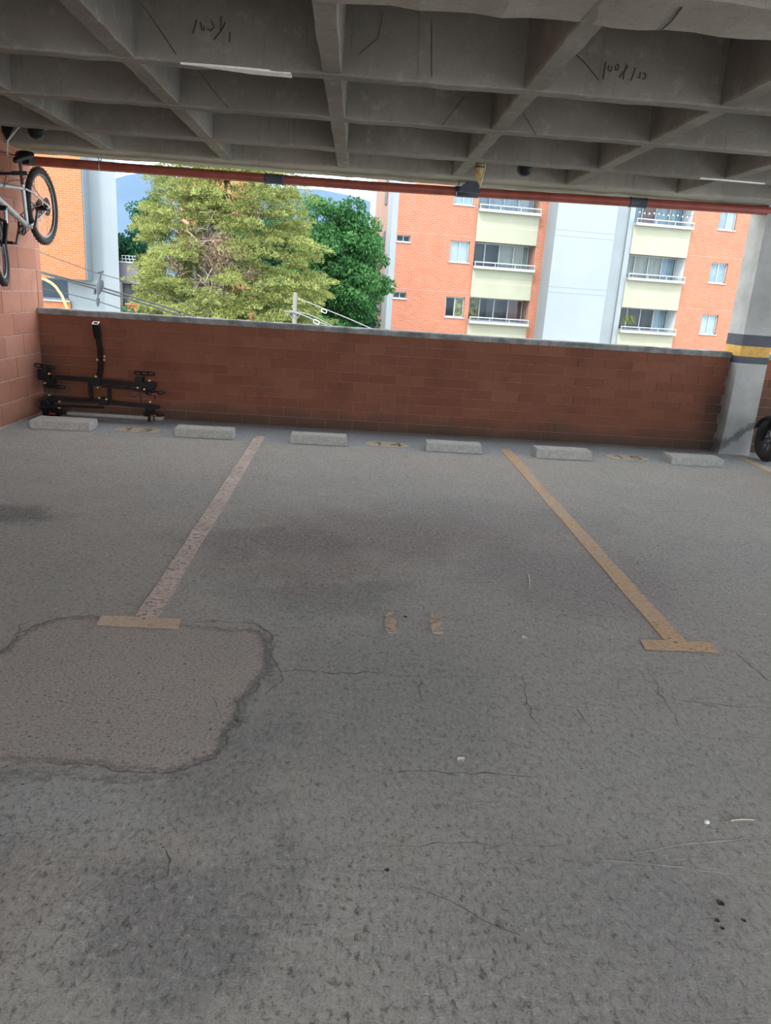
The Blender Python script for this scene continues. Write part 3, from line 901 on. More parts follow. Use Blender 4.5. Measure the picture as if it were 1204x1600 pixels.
e = empty('wall_strap', tuple(at(10, 205, 7.1)), 0, 'black hook and pale curved strap at the top of the block wall', 'hook')
MB().add([q - e.location for q in [at(2, 195, 7.1), at(22, 197, 7.1), at(11, 221, 7.1), at(3, 205, 7.1)]] + [q - e.location + Vector((0, 0.06, 0)) for q in [at(2, 195, 7.1), at(22, 197, 7.1), at(11, 221, 7.1), at(3, 205, 7.1)]],
         [(0, 1, 2, 3), (7, 6, 5, 4), (0, 4, 5, 1), (1, 5, 6, 2), (2, 6, 7, 3), (3, 7, 4, 0)]).build('hook_plate', M['blackpl'], e)
MB().tube([at(x, y, 7.08) - e.location for x, y in [(43, 194), (34, 196), (27, 201), (19, 211), (12, 220), (11, 232), (12, 244)]], 0.008, n=8).build('strap', M['strap'], e)
MB().tube([(0, 0.05, 0.03), (0, 0.05, ZC + DEP - e.location.z)], 0.01, n=8).build('stem', M['blackpl'], e)

# ------------------------------------------------------------------ bicycle on the left wall
bx, by, bz = -2.95, 7.455, 2.0
_f = ray(-5, 380); _f = Vector((bx, _f[1] / _f[0] * bx, CAM_H + _f[2] / _f[0] * bx))
S = (_f - Vector((bx, by, bz))); WB = S.length; S.normalize()
T = Vector((0, S.z, -S.y)).normalized(); T = T if T.z > 0 else -T
Wd = Vector((1, 0, 0))
bike = empty('bicycle', (bx, by, bz), 0, 'silver mountain bicycle with black saddle hung on the block wall', 'bicycle')


def B(s, t, w=0.0): return S * s + T * t + Wd * w


def wheel(center, parent, r=0.333, cassette=False, steer=0.0):
    c = B(*center)
    rot_ = Matrix.Rotation(steer, 3, T)
    S, Wd = rot_ @ globals()['S'], rot_ @ globals()['Wd']
    we = MB().ring(c, Wd, r - 0.026, 0.026, 56, 10).build('tyre', M['rubber'], parent)
    mb = MB()
    nk = 44
    for i in range(nk):                                            # tread knobs
        a_ = 2 * math.pi * i / nk
        d = S * math.cos(a_) + T * math.sin(a_); tt = -S * math.sin(a_) + T * math.cos(a_)
        for w_ in (-0.011, 0.011):
            q = c + d * (r + 0.001) + Wd * w_
            mb.tube([q - tt * 0.008, q + tt * 0.008], 0.006, n=4, smooth=False)
    mb.build('tread', M['rubber'], we)['kind'] = 'stuff'
    rim_o = MB().lathe(c, Wd, [(r - 0.05, -0.013), (r - 0.072, -0.009), (r - 0.072, 0.009), (r - 0.05, 0.013), (r - 0.046, 0.0), (r - 0.05, -0.013)], 56).build('rim', M['rim'], parent)
    sp_ = MB()
    for i in range(28):
        a_ = 2 * math.pi * i / 28
        d = S * math.cos(a_) + T * math.sin(a_)
        a2 = a_ + (0.9 if i % 2 else -0.9)
        h_ = S * math.cos(a2) + T * math.sin(a2)
        sp_.tube([c + h_ * 0.026 + Wd * (0.03 if i % 4 < 2 else -0.03), c + d * (r - 0.07)], 0.0014, n=4, cap=False)
    sp_.build('spokes', M['steel'], parent)['kind'] = 'stuff'
    MB().lathe(c, Wd, [(0.0, -0.06), (0.008, -0.06), (0.008, -0.04), (0.03, -0.036), (0.03, -0.03), (0.016, -0.026), (0.016, 0.026), (0.03, 0.03), (0.03, 0.036), (0.008, 0.04), (0.008, 0.06), (0, 0.06)], 18).build('hub', M['black'], parent)
    if cassette:
        mb = MB()
        for k, rr in enumerate((0.065, 0.055, 0.046, 0.037, 0.028)):
            mb.lathe(c - Wd * (0.022 + 0.006 * k), Wd, [(0, 0), (rr, 0), (rr, 0.003), (0, 0.003)], 24, smooth=False)
        mb.build('sprocket', M['black'], parent)
        mb = MB().lathe(c + Wd * 0.042, Wd, [(0.050, 0), (0.080, 0), (0.080, 0.003), (0.050, 0.003), (0.050, 0)], 32, smooth=False)
        for k in range(6):
            a_ = k * math.pi / 3
            mb.tube([c + Wd * 0.043, c + Wd * 0.043 + (S * math.cos(a_) + T * math.sin(a_)) * 0.055], 0.006, n=5)
        mb.build('brake_disc', M['black'], parent)


def wheel_group(center, name, lab, **kw):
    e_ = empty(name, (0, 0, 0)); e_.parent = bike
    wheel(center, e_, **kw)
    return e_


wheel_group((0, 0, 0), 'rear_wheel', None, cassette=True)
wheel_group((WB, 0.0, 0), 'front_wheel', None, steer=0.28)
fr = MB()
BBp, STt, HTt, HTb = (0.40, -0.055), (0.315, 0.27), (WB - 0.22, 0.40), (WB - 0.185, 0.29)
fr.tube([B(*BBp), B(*STt)], 0.016, n=12)
fr.tube([B(STt[0] + 0.01, STt[1] - 0.03), B(*HTt)], 0.018, n=12)
fr.tube([B(*BBp), B(HTb[0], HTb[1] + 0.01)], [0.024, 0.027], n=12)
fr.tube([B(HTt[0] - 0.01, HTt[1] + 0.03), B(*HTb)], 0.024, n=12)
for s_ in (-1, 1):
    fr.tube([B(BBp[0] - 0.02, BBp[1], s_ * 0.025), B(0.22, -0.03, s_ * 0.05), B(0, 0, s_ * 0.066)], [0.012, 0.011, 0.009], n=8)
    fr.tube([B(STt[0] + 0.01, STt[1] - 0.03, s_ * 0.015), B(0.25, 0.19, s_ * 0.045), B(0, 0, s_ * 0.066)], [0.010, 0.009, 0.008], n=8)
fr.lathe(B(*BBp), Wd, [(0, -0.04), (0.022, -0.04), (0.022, 0.04), (0, 0.04)], 16)
fr.build('frame', M['silver'], bike)
MB().tube([B(*STt), B(0.262, 0.45)], 0.0145, n=12).build('seat_post', M['brown'], bike)
# saddle
mb = MB()
Vs = []
rows_ = [(-0.13, 0.070, 0.030), (-0.10, 0.080, 0.040), (-0.05, 0.070, 0.040), (0.0, 0.045, 0.034), (0.06, 0.028, 0.030), (0.12, 0.020, 0.026), (0.145, 0.010, 0.014)]
for (s_, hw, th) in rows_:
    for k in range(10):
        a_ = 2 * math.pi * k / 10
        dip = -0.012 * (1 - abs(math.cos(a_))) if math.sin(a_) > 0 else 0
        Vs.append(B(0.235 + s_, 0.475 + math.sin(a_) * th + dip, math.cos(a_) * hw))
mb.add(Vs, [(i * 10 + k, i * 10 + (k + 1) % 10, (i + 1) * 10 + (k + 1) % 10, (i + 1) * 10 + k) for i in range(6) for k in range(10)] + [tuple(range(9, -1, -1)), tuple(60 + k for k in range(10))], True)
for w_ in (-0.022, 0.022): mb.tube([B(0.12, 0.49, w_), B(0.20, 0.46, w_), B(0.30, 0.465, w_), B(0.34, 0.49, w_)], 0.004, n=6)
mb.build('saddle', M['blackpl'], bike)
# seat bag, fork, bars, drive
MB().bevbox((-0.05, -0.06, -0.035), (0.05, 0.06, 0.035), 0.012).build('seat_bag', M['blackpl'], bike, loc=B(0.14, 0.425))
for s_ in (-1, 1):
    MB().tube([B(WB - 0.16, 0.235, s_ * 0.062), B(WB - 0.08, 0.07, s_ * 0.062)], 0.014, n=10).build('stanchion', M['steel'], bike)
mb = MB()
for s_ in (-1, 1):
    mb.tube([B(WB - 0.105, 0.13, s_ * 0.062), B(WB, 0.0, s_ * 0.06)], [0.022, 0.017], n=10)
mb.tube([B(WB - 0.16, 0.235, -0.075), B(WB - 0.16, 0.235, 0.075)], 0.02, n=10)
mb.tube([B(WB - 0.105, 0.14, -0.07), B(WB - 0.065, 0.19, 0), B(WB - 0.105, 0.14, 0.07)], 0.012, n=8)
mb.build('fork', M['black'], bike)
MB().tube([B(HTt[0] - 0.01, HTt[1] + 0.03), B(HTt[0] - 0.02, HTt[1] + 0.07), B(HTt[0] + 0.05, HTt[1] + 0.09)], 0.016, n=10).build('stem', M['black'], bike)
hb = MB().tube([B(WB - 0.22, 0.50, -0.26), B(WB - 0.180, 0.495, -0.1), B(WB - 0.170, 0.49, 0), B(WB - 0.180, 0.495, 0.1), B(WB - 0.220, 0.50, 0.26)], 0.011, n=10).build('handlebar', M['black'], bike)
for s_ in (-1, 1):
    MB().tube([B(WB - 0.205, 0.498, s_ * 0.16), B(WB - 0.220, 0.50, s_ * 0.27)], 0.016, n=10).build('grip', M['rubber'], hb)
cr_ = MB()
for rr in (0.085, 0.062):
    cr_.lathe(B(BBp[0], BBp[1], -0.048 - (0.085 - rr) * 0.2), Wd, [(rr - 0.02, 0), (rr, 0), (rr, 0.003), (rr - 0.02, 0.003), (rr - 0.02, 0)], 32, smooth=False)
for k in range(5):
    a_ = k * 2 * math.pi / 5
    cr_.tube([B(*BBp, -0.046), B(BBp[0] + 0.066 * math.cos(a_), BBp[1] + 0.066 * math.sin(a_), -0.046)], 0.006, n=6)
cr_.build('chainring', M['black'], bike)
for s_, a_ in ((-1, -0.75), (1, 2.39)):
    ex, ey = BBp[0] + 0.17 * math.cos(a_), BBp[1] + 0.17 * math.sin(a_)
    ck = MB().tube([B(*BBp, s_ * 0.065), B(ex, ey, s_ * 0.075)], [0.014, 0.010], n=8).build('crank', M['rim'], bike)
    c_p = B(ex, ey, s_ * 0.125)
    MB().bevbox((c_p.x - 0.04, c_p.y - 0.045, c_p.z - 0.012), (c_p.x + 0.04, c_p.y + 0.045, c_p.z + 0.012), 0.005).build('pedal', M['blackpl'], ck)
ch = [B(BBp[0], BBp[1] + 0.085, -0.048), B(0.0, 0.04, -0.036), B(-0.035, 0.0, -0.036), B(0.0, -0.05, -0.036), B(0.03, -0.11, -0.036), B(0.07, -0.09, -0.038), B(BBp[0], BBp[1] - 0.085, -0.048), B(BBp[0] + 0.085, BBp[1], -0.048)]
MB().tube(ch, 0.004, n=5, closed=True).build('chain', M['black'], bike)
MB().tube([B(0.0, -0.01, -0.06), B(0.02, -0.06, -0.05), B(0.03, -0.12, -0.045)], 0.009, n=6).build('derailleur', M['black'], bike)
mb = MB()
for off in (0.0, 0.02):
    mb.tube([B(WB - 0.220, 0.49, 0.05 + off), B(WB - 0.26, 0.50 - off, 0.07), B(0.70, 0.44, 0.05), B(0.72, 0.36, 0.02), B(0.55, 0.36, 0.0), B(0.36, 0.32, 0.015)], 0.003, n=5)
mb.tube([B(0.36, 0.31, 0.02), B(0.31, 0.34, 0.04), B(0.26, 0.28, 0.05), B(0.16, 0.14, 0.06), B(0.02, 0.03, 0.07)], 0.003, n=5)
mb.build('cable', M['black'], bike)

# ------------------------------------------------------------------ folded black bike carrier in the corner
c4 = lambda x, y: (40 + x / 5.235, 490 + y / 5.235)


def RK(x, y, Y=7.66): return at(*c4(x, y), Y)


rroot = RK(600, 520); rack = empty('bike_rack', (rroot.x, 7.66, 0), 0, 'folded black steel bike carrier with square tow tube leaning in the corner', 'bike rack')


def RL(pts, Y=7.66): return [RK(x, y, Y) - rack.location for x, y in pts]


ht = [RK(573, 78, 7.745), RK(592, 190, 7.80), RK(610, 290, 7.78), RK(614, 390, 7.74), RK(614, 450, 7.72), RK(600, 515, 7.69)]
ht = [q - rack.location for q in ht]
MB().bar(ht[1:], 0.024, up=(1, 0, 0)).build('tow_tube', M['black'], rack)
mb = MB()
d = (ht[1] - ht[0]).normalized(); ax = Vector((1, 0, 0)); ay = d.cross(ax).normalized(); ax = ay.cross(d).normalized()
o_, i_ = 0.031, 0.022
for (sa, sb) in (((1, 1), (1, -1)), ((1, -1), (-1, -1)), ((-1, -1), (-1, 1)), ((-1, 1), (1, 1))):
    q = [ht[0] + ax * sa[0] * o_ + ay * sa[1] * o_, ht[0] + ax * sb[0] * o_ + ay * sb[1] * o_, ht[0] + ax * sb[0] * i_ + ay * sb[1] * i_, ht[0] + ax * sa[0] * i_ + ay * sa[1] * i_]
    q2 = [p_ + (ht[1] - ht[0]) * 1.02 for p_ in q]
    mb.add(q + q2, [(0, 1, 2, 3), (7, 6, 5, 4), (0, 4, 5, 1), (1, 5, 6, 2), (2, 6, 7, 3), (3, 7, 4, 0)])
te = mb.build('tube_socket', M['black'], rack)
mb = MB()
for (sa, sb) in (((1, 1), (1, -1)), ((1, -1), (-1, -1)), ((-1, -1), (-1, 1)), ((-1, 1), (1, 1))):
    q = [ht[0] + ax * sa[0] * o_ + ay * sa[1] * o_, ht[0] + ax * sb[0] * o_ + ay * sb[1] * o_, ht[0] + ax * sb[0] * i_ + ay * sb[1] * i_, ht[0] + ax * sa[0] * i_ + ay * sa[1] * i_]
    q2 = [p_ - d * 0.003 for p_ in q]
    mb.add(q + q2, [(3, 2, 1, 0), (4, 5, 6, 7), (1, 5, 4, 0), (2, 6, 5, 1), (3, 7, 6, 2), (0, 4, 7, 3)])
o = mb.build('bare_rim', M['spall'], te); o['label'] = 'bare metal rim of the open tube end'
mb = MB().bar(RL([(215, 517), (545, 545)]), 0.021).bar(RL([(545, 545), (640, 552), (905, 582), (1070, 583)]), 0.021)
mb.build('upper_beam', M['black'], rack)
MB().bar(RL([(625, 592), (840, 610), (1010, 645)], 7.60), 0.013).build('fold_arm', M['black'], rack)
MB().bar(RL([(190, 695), (430, 708), (640, 715)]), 0.019).bar(RL([(640, 718), (860, 745), (1095, 765)]), 0.019).build('lower_beam', M['black'], rack)
MB().bar(RL([(130, 757), (400, 757), (640, 768)], 7.60), 0.012).build('lower_arm', M['black'], rack)
MB().bar(RL([(525, 560), (538, 705)]), 0.019).build('upright', M['black'], rack)
MB().bar(RL([(680, 600), (690, 725)]), 0.016).build('upright', M['black'], rack)
for (x, y) in ((575, 555), (640, 715)):
    q = RK(x, y, 7.64) - rack.location
    MB().bevbox(tuple(q - Vector((0.045, 0.03, 0.04))), tuple(q + Vector((0.045, 0.03, 0.04))), 0.008).build('hinge_block', M['blackpl'], rack)


def slot_plate(x0, x1, y, dy, Y, hh=0.019, nslots=3, refl=False):
    a_ = RK(x0, y, Y) - rack.location; b_ = RK(x1, y + dy, Y) - rack.location
    mb_ = MB()
    d_ = (b_ - a_).normalized(); up_ = Vector((0, -0.45, 0.9)).normalized()
    L = (b_ - a_).length
    loop = []
    for k in range(9):
        t_a = math.pi / 2 + math.pi * k / 8
        loop.append(a_ + d_ * (hh + hh * math.cos(t_a)) + up_ * hh * math.sin(t_a))
    for k in range(9):
        t_a = -math.pi / 2 + math.pi * k / 8
        loop.append(b_ - d_ * (hh - hh * math.cos(t_a)) + up_ * hh * math.sin(t_a))
    mb_.tube(loop, 0.0075, n=6, closed=True)
    for k in range(1, nslots):
        q_ = a_.lerp(b_, k / nslots)
        mb_.tube([q_ + up_ * hh, q_ - up_ * hh], 0.010, n=6)
    r_ = mb_.build('wheel_cradle', M['black'], rack)
    st_ = MB().tube([a_.lerp(b_, 0.5) + Vector((0, 0, -0.01)), a_.lerp(b_, 0.5) + Vector((0, 0.0, -0.07))], 0.008, n=6).build('cradle_stem', M['black'], r_)
    if refl:
        q_ = a_.lerp(b_, 0.5)
        MB().bevbox(tuple(q_ - Vector((0.03, 0.012, 0.022))), tuple(q_ + Vector((0.03, -0.004, 0.0))), 0.003).build('reflector', M['reflector'], r_)


slot_plate(75, 235, 420, 22, 7.62)
slot_plate(160, 320, 592, 8, 7.55)
slot_plate(890, 1052, 485, 8, 7.70)
slot_plate(985, 1130, 650, -5, 7.58, refl=True)
slot_plate(965, 1130, 825, 0, 7.58, refl=True)
slot_plate(150, 290, 805, 8, 7.60, refl=True)
# clamp bodies at the ends
for (x0, y0, x1, y1) in ((110, 455, 200, 540), (160, 530, 240, 605), (900, 520, 960, 590), (950, 560, 1055, 640), (985, 745, 1050, 830), (125, 700, 215, 780), (150, 770, 285, 830)):
    q0 = RK(x0, y1, 7.68) - rack.location; q1 = RK(x1, y0, 7.68) - rack.location
    MB().bevbox((q0.x, q0.y - 0.035, max(q0.z, -0.0)), (q1.x, q1.y + 0.035, q1.z), 0.008).build('clamp_body', M['black'], rack)
MB().ring(RK(150, 735, 7.63) - rack.location, (0.1, 1, 0), 0.045, 0.008, 24, 6).build('strap_loop', M['rubber'], rack)
for (x, y) in ((193, 492), (157, 568), (195, 665), (277, 720), (275, 770), (643, 378), (585, 377), (645, 350), (603, 690), (660, 700), (575, 515), (845, 612), (870, 612), (915, 607), (970, 620), (1012, 548), (1018, 722), (590, 605)):
    MB().lathe(RK(x, y, 7.60 if y > 470 else 7.70) - rack.location, (0, -1, 0.2), [(0.0, 0.012), (0.009, 0.011), (0.010, 0.0), (0.010, -0.02)], 8, smooth=False).build('bolt', M['brass'], rack)
MB().tube(RL([(850, 618), (855, 670), (880, 690), (900, 672)], 7.56), 0.005, n=6).build('loose_strap', M['rubber'], rack)
MB().tube(RL([(935, 650), (942, 725)], 7.58), 0.007, n=6).build('loose_strap', M['rubber'], rack)
MB().tube(RL([(190, 610), (190, 660)], 7.58), 0.006, n=6).build('loose_strap', M['rubber'], rack)
# feet that carry it
for x in (215, 1018):
    q = RK(x, 765, 7.70) - rack.location
    MB().bar([(q.x, 0, q.z), (q.x, 0, 0.006)], 0.013).build('foot', M['black'], rack)
# pale plank behind it on the floor
o = MB().bevbox((-2.97, 7.80, 0.0), (-1.98, 7.868, 0.035), 0.004).build('plank', M['stop'])
tag(o, 'grey weathered plank lying at the wall foot behind the bike carrier', 'plank')

# ------------------------------------------------------------------ scooter beside the column
sc = empty('scooter', (at(1203, 682, 7.42).x, 7.42, 0), 0, 'dark scooter mostly out of frame beside the painted column', 'scooter')
RW = 0.225


def disc_wheel(cy, name):
    w_ = MB().ring((0, cy, RW), (1, 0, 0), RW - 0.06, 0.06, 44, 12).build(name, M['rubber'], sc)
    MB().lathe((0, cy, RW), (1, 0, 0), [(0.135, -0.035), (0.125, -0.03), (0.12, 0), (0.125, 0.03), (0.135, 0.035)], 36).build('rim', M['rim'], w_)
    mb_ = MB()
    for k in range(5):
        a_ = k * 2 * math.pi / 5
        mb_.tube([(0, cy, RW), (0, cy + 0.13 * math.cos(a_), RW + 0.13 * math.sin(a_))], 0.013, n=6)
    mb_.lathe((0, cy, RW), (1, 0, 0), [(0, -0.05), (0.04, -0.05), (0.045, 0), (0.04, 0.05), (0, 0.05)], 20)
    mb_.build('spoke', M['rim'], w_)


disc_wheel(0, 'front_wheel'); disc_wheel(-1.25, 'rear_wheel')
MB().tube([(-0.08, 0, RW), (-0.08, -0.10, 0.50), (0, -0.16, 0.60), (0.08, -0.10, 0.50), (0.08, 0, RW)], 0.018, n=10).build('fork', M['black'], sc)
fd = []
for k in range(10):
    a_ = math.radians(20 + k * 15)
    fd.append((math.cos(a_) * (RW + 0.03), RW + math.sin(a_) * (RW + 0.03)))
V = []
for (yy, zz) in fd: V += [(-0.065, yy, zz - 0.02), (-0.04, yy, zz), (0.04, yy, zz), (0.065, yy, zz - 0.02)]
MB().add(V, [(i * 4 + k, i * 4 + k + 1, (i + 1) * 4 + k + 1, (i + 1) * 4 + k) for i in range(9) for k in range(3)], True).build('front_fender', M['blackpl'], sc)
MB().tube([(0, -0.16, 0.58), (0, -0.28, 0.95)], 0.03, n=12).build('steering_column', M['black'], sc)
MB().tube([(-0.30, -0.36, 1.02), (-0.1, -0.29, 0.98), (0.1, -0.29, 0.98), (0.30, -0.36, 1.02)], 0.012, n=8).build('handlebar', M['black'], sc)


def loft(rows, mat, name, n=14):
    V_ = []
    for (yy, zc_, hw, hh) in rows:
        for k in range(n):
            a_ = 2 * math.pi * k / n
            V_.append((hw * math.copysign(abs(math.cos(a_)) ** 0.7, math.cos(a_)), yy, zc_ + hh * math.copysign(abs(math.sin(a_)) ** 0.7, math.sin(a_))))
    m_ = len(rows)
    return MB().add(V_, [(i * n + k, i * n + (k + 1) % n, (i + 1) * n + (k + 1) % n, (i + 1) * n + k) for i in range(m_ - 1) for k in range(n)] + [tuple(range(n - 1, -1, -1)), tuple((m_ - 1) * n + k for k in range(n))], True).build(name, mat, sc)


loft([(-0.20, 0.62, 0.08, 0.18), (-0.26, 0.60, 0.17, 0.26), (-0.32, 0.58, 0.18, 0.26), (-0.36, 0.50, 0.15, 0.20)], M['blackpl'], 'leg_shield')
loft([(-0.33, 0.30, 0.14, 0.05), (-0.50, 0.27, 0.16, 0.05), (-0.75, 0.28, 0.16, 0.06)], M['blackpl'], 'footboard')
loft([(-0.70, 0.42, 0.12, 0.14), (-0.80, 0.50, 0.15, 0.20), (-1.1, 0.55, 0.17, 0.17), (-1.45, 0.62, 0.12, 0.10), (-1.58, 0.66, 0.05, 0.05)], M['reflector'], 'body_panel')
loft([(-0.72, 0.74, 0.10, 0.04), (-0.90, 0.76, 0.15, 0.05), (-1.25, 0.79, 0.14, 0.05), (-1.50, 0.80, 0.09, 0.03)], M['rubber'], 'seat')
loft([(-0.98, 0.28, 0.09, 0.10), (-1.10, 0.27, 0.13, 0.12), (-1.28, 0.25, 0.10, 0.09)], M['rim'], 'engine')
MB().tube([(-0.05, -0.72, 0.26), (-0.22, -0.70, 0.006)], 0.011, n=8).build('side_stand', M['steel'], sc)

# ------------------------------------------------------------------ small debris on the floor
q = floor_pt(1103, 1286)
o = MB().lathe((0, 0, 0), (0, 0, 1), [(0, 0.0), (0.007, 0.001), (0.009, 0.005), (0.006, 0.009), (0, 0.010)], 9).build('pebble', M['pebble'], loc=q)
tag(o, 'small pale pebble on the bare floor near the dry twig', 'pebble')
a, b = floor_pt(1141, 1282, 0.003), floor_pt(1178, 1281, 0.003)
o = MB().tube([(0, 0, 0), (b - a) * 0.4 + Vector((0, 0.003, 0.001)), b - a], [0.0022, 0.003, 0.0018], n=6).build('twig', M['twig_floor'], loc=a)
tag(o, 'thin straight dry twig on the floor at the right', 'twig')


def dead(px, py, s, rz, lab, mat='dead_leaf'):
    q_ = floor_pt(px, py)
    V_ = []; n_s = 7
    for i in range(n_s):
        u = i / (n_s - 1); wv = math.sin(math.pi * u) * 0.4 + 0.04
        zc_ = 0.001 + 0.25 * abs(u - 0.5) * s
        V_ += [((u - 0.5) * s, -wv * s, 0.001 + zc_ + 0.10 * s), ((u - 0.5) * s, 0, 0.001 + zc_ * 0.4), ((u - 0.5) * s, wv * s, 0.001 + zc_ + 0.12 * s)]
    o_ = MB().add(V_, [(i * 3 + k, (i + 1) * 3 + k, (i + 1) * 3 + k + 1, i * 3 + k + 1) for i in range(n_s - 1) for k in range(2)]).build('dead_leaf', M[mat], loc=(q_.x, q_.y, 0))
    o_.rotation_euler = (0, 0, rz)
    tag(o_, lab, 'leaf', 'dry leaf bits on the floor')


dead(1124, 1413, 0.022, -0.9, 'dark crumpled leaf scrap, topmost of the cluster at the floor right')
dead(1119, 1440, 0.015, 0.5, 'brown leaf scrap at the left of the floor cluster', 'dead_leaf')
dead(1127, 1452, 0.013, -0.6, 'brown leaf scrap lowest in the floor cluster')
dead(1161, 1440, 0.012, -0.7, 'brown leaf scrap lying apart at the right of the cluster')
dead(720, 1188, 0.026, 0.2, 'pale flake lying below the faded 1 1 marks', 'pebble')
dead(819, 998, 0.028, 1.5, 'white flake on the floor left of the ochre T bar', 'pebble')
dead(822, 983, 0.014, 0.3, 'tiny white flake above the larger white flake', 'pebble')
a, b = floor_pt(825, 897, 0.001), floor_pt(826, 921, 0.001)
o = MB().tube([(0, 0, 0), (b - a) * 0.5 + Vector((0.006, 0, 0)), b - a], [0.002, 0.003, 0.001], n=5).build('straw', M['pebble'], loc=a)
tag(o, 'short pale straw lying left of the ochre line', 'straw')
dead(604, 1361, 0.014, 0.3, 'small dark speck of leaf at the centre of the near floor')
dead(633, 965, 0.020, -0.7, 'dark sliver between the two faded orange dabs')

# ------------------------------------------------------------------ outside: grounds
gr = MB().box((-60, 8.3, -4.6), (80, 420, -4.5)).build('ground', M['ground'])
tag(gr, kind='structure', label='ground of the courtyard below')
yard = MB().box((-14, -40, -0.35), (40, YB - 0.02, -0.27)).build('ground_yard', M['asphalt'])
tag(yard, kind='structure', label='open yard behind the car park')

# ------------------------------------------------------------------ right apartment building
ap = empty('apartment_building', (0, 36, 0), math.radians(7.5), 'tall orange brick apartment block with cream balconies and white tower', 'building')
FH = 2.52
KS = range(-2, 4)
ZLO, ZHI = -4.5, 12.0


def wall_cells(mb, u0, u1, z0, z1, v0, v1, holes):
    us = sorted({u0, u1, *[h[0] for h in holes], *[h[1] for h in holes]})
    zs = sorted({z0, z1, *[h[2] for h in holes], *[h[3] for h in holes]})
    us = [u for u in us if u0 <= u <= u1]; zs = [z for z in zs if z0 <= z <= z1]
    for a_, b_ in zip(us[:-1], us[1:]):
        run = None
        for c_1, d_1 in zip(zs[:-1], zs[1:]):
            um, zm = (a_ + b_) / 2, (c_1 + d_1) / 2
            if any(h[0] < um < h[1] and h[2] < zm < h[3] for h in holes):
                if run: mb.box((a_, v0, run[0]), (b_, v1, run[1])); run = None
            else:
                run = (run[0], d_1) if run else (c_1, d_1)
        if run: mb.box((a_, v0, run[0]), (b_, v1, run[1]))


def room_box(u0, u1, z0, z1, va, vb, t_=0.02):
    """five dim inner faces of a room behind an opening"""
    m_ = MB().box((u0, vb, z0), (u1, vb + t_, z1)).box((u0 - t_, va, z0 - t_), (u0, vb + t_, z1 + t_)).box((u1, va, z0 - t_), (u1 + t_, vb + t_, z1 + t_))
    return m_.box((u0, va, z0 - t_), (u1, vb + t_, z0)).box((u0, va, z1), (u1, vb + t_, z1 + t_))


def window(parent, u0, u1, z0, z1, v, curt, panes=2, depth=0.4, split=None, fr_=0.05):
    mb = MB()
    mb.box((u0, v, z0), (u1, v + 0.05, z0 + fr_)).box((u0, v, z1 - fr_), (u1, v + 0.05, z1)).box((u0, v, z0), (u0 + fr_, v + 0.05, z1)).box((u1 - fr_, v, z0), (u1, v + 0.05, z1))
    mb.box((u0 - 0.05, v - 0.14, z0 - 0.05), (u1 + 0.05, v, z0))
    wdo = None
    for k in range(1, panes):
        um = u0 + (u1 - u0) * k / panes
        mb.box((um - fr_ * 0.45, v - 0.01, z0), (um + fr_ * 0.45, v + 0.05, z1))
    wdo = mb.build('window', M['alu'], parent)
    for k in range(panes):
        a_, b_ = u0 + (u1 - u0) * k / panes, u0 + (u1 - u0) * (k + 1) / panes
        MB().box((a_ + fr_ * 0.5, v + 0.015, z0 + fr_), (b_ - fr_ * 0.5, v + 0.025, z1 - fr_)).build('pane', M['glass'], wdo)
        cm = curt[k % len(curt)]
        if cm != 'darkroom':
            cmb = MB()
            n_c = 10
            Vc = []
            for i in range(n_c + 1):
                u = a_ + (b_ - a_) * i / n_c
                Vc += [(u, v + 0.045 + 0.006 * (i % 2), z0), (u, v + 0.045 + 0.006 * (i % 2), z1)]
            cmb.add(Vc, [(2 * i, 2 * i + 2, 2 * i + 3, 2 * i + 1) for i in range(n_c)])
            cmb.build('curtain', M[cm], wdo)
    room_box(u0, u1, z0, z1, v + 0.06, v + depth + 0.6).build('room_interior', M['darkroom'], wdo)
    return wdo


holesL, holesR = [], []
small, mids, rwins = [], [], []
for k in KS:
    dz = FH * k
    if k < 3:
        small.append((1.70, 2.33, 1.24 + dz, 1.52 + dz)); mids.append((4.27, 5.20, 0.53 + dz, 1.47 + dz, k)); rwins.append((17.76, 18.68, 0.46 + dz, 1.43 + dz, k))
BAYL, BAYR = (5.44, 8.45), (13.28, 16.32)
mb = MB(); wall_cells(mb, 1.68, 5.44, ZLO, ZHI, 0, 0.28, [s[:4] for s in small] + [m[:4] for m in mids]); mb.build('brick_wall', M['facade'], ap)
mb = MB(); wall_cells(mb, 16.32, 24.0, ZLO, ZHI, 0, 0.28, [r[:4] for r in rwins]); mb.build('brick_wall', M['facade'], ap)
MB().box((8.45, 0, ZLO), (8.89, 0.28, ZHI)).build('brick_pier', M['facade'], ap)
o = MB().box((8.87, -0.02, ZLO), (8.93, 0.02, ZHI)).build('white_edge', M['white'], ap)
# concrete floor lines
for k in range(-2, 4):
    z = 1.66 + FH * k
    for (a_, b_) in ((1.68, 5.44), (8.45, 8.87), (16.32, 24.0)): MB().box((a_, -0.006, z), (b_, 0.0, z + 0.03)).build('floor_line', M['facade_side'], ap)
# corner pilaster and side wall
MB().box((1.41, 0, ZLO), (1.68, 1.2, ZHI)).build('corner_pilaster', M['white'], ap)
mb = MB()
hs = []
for k in KS: hs.append((1.7, 2.2, 0.5 + FH * k, 1.7 + FH * k))
for (z0, z1) in [(ZLO, ZHI)]:
    mb.box((1.42, 1.2, ZLO), (1.60, 5.2, ZHI))
mb.build('side_wall', M['facade_side'], ap)
for k in KS:
    MB().box((1.38, 1.6, 0.45 + FH * k), (1.44, 2.2, 1.75 + FH * k)).build('side_window', M['darkroom'], ap)
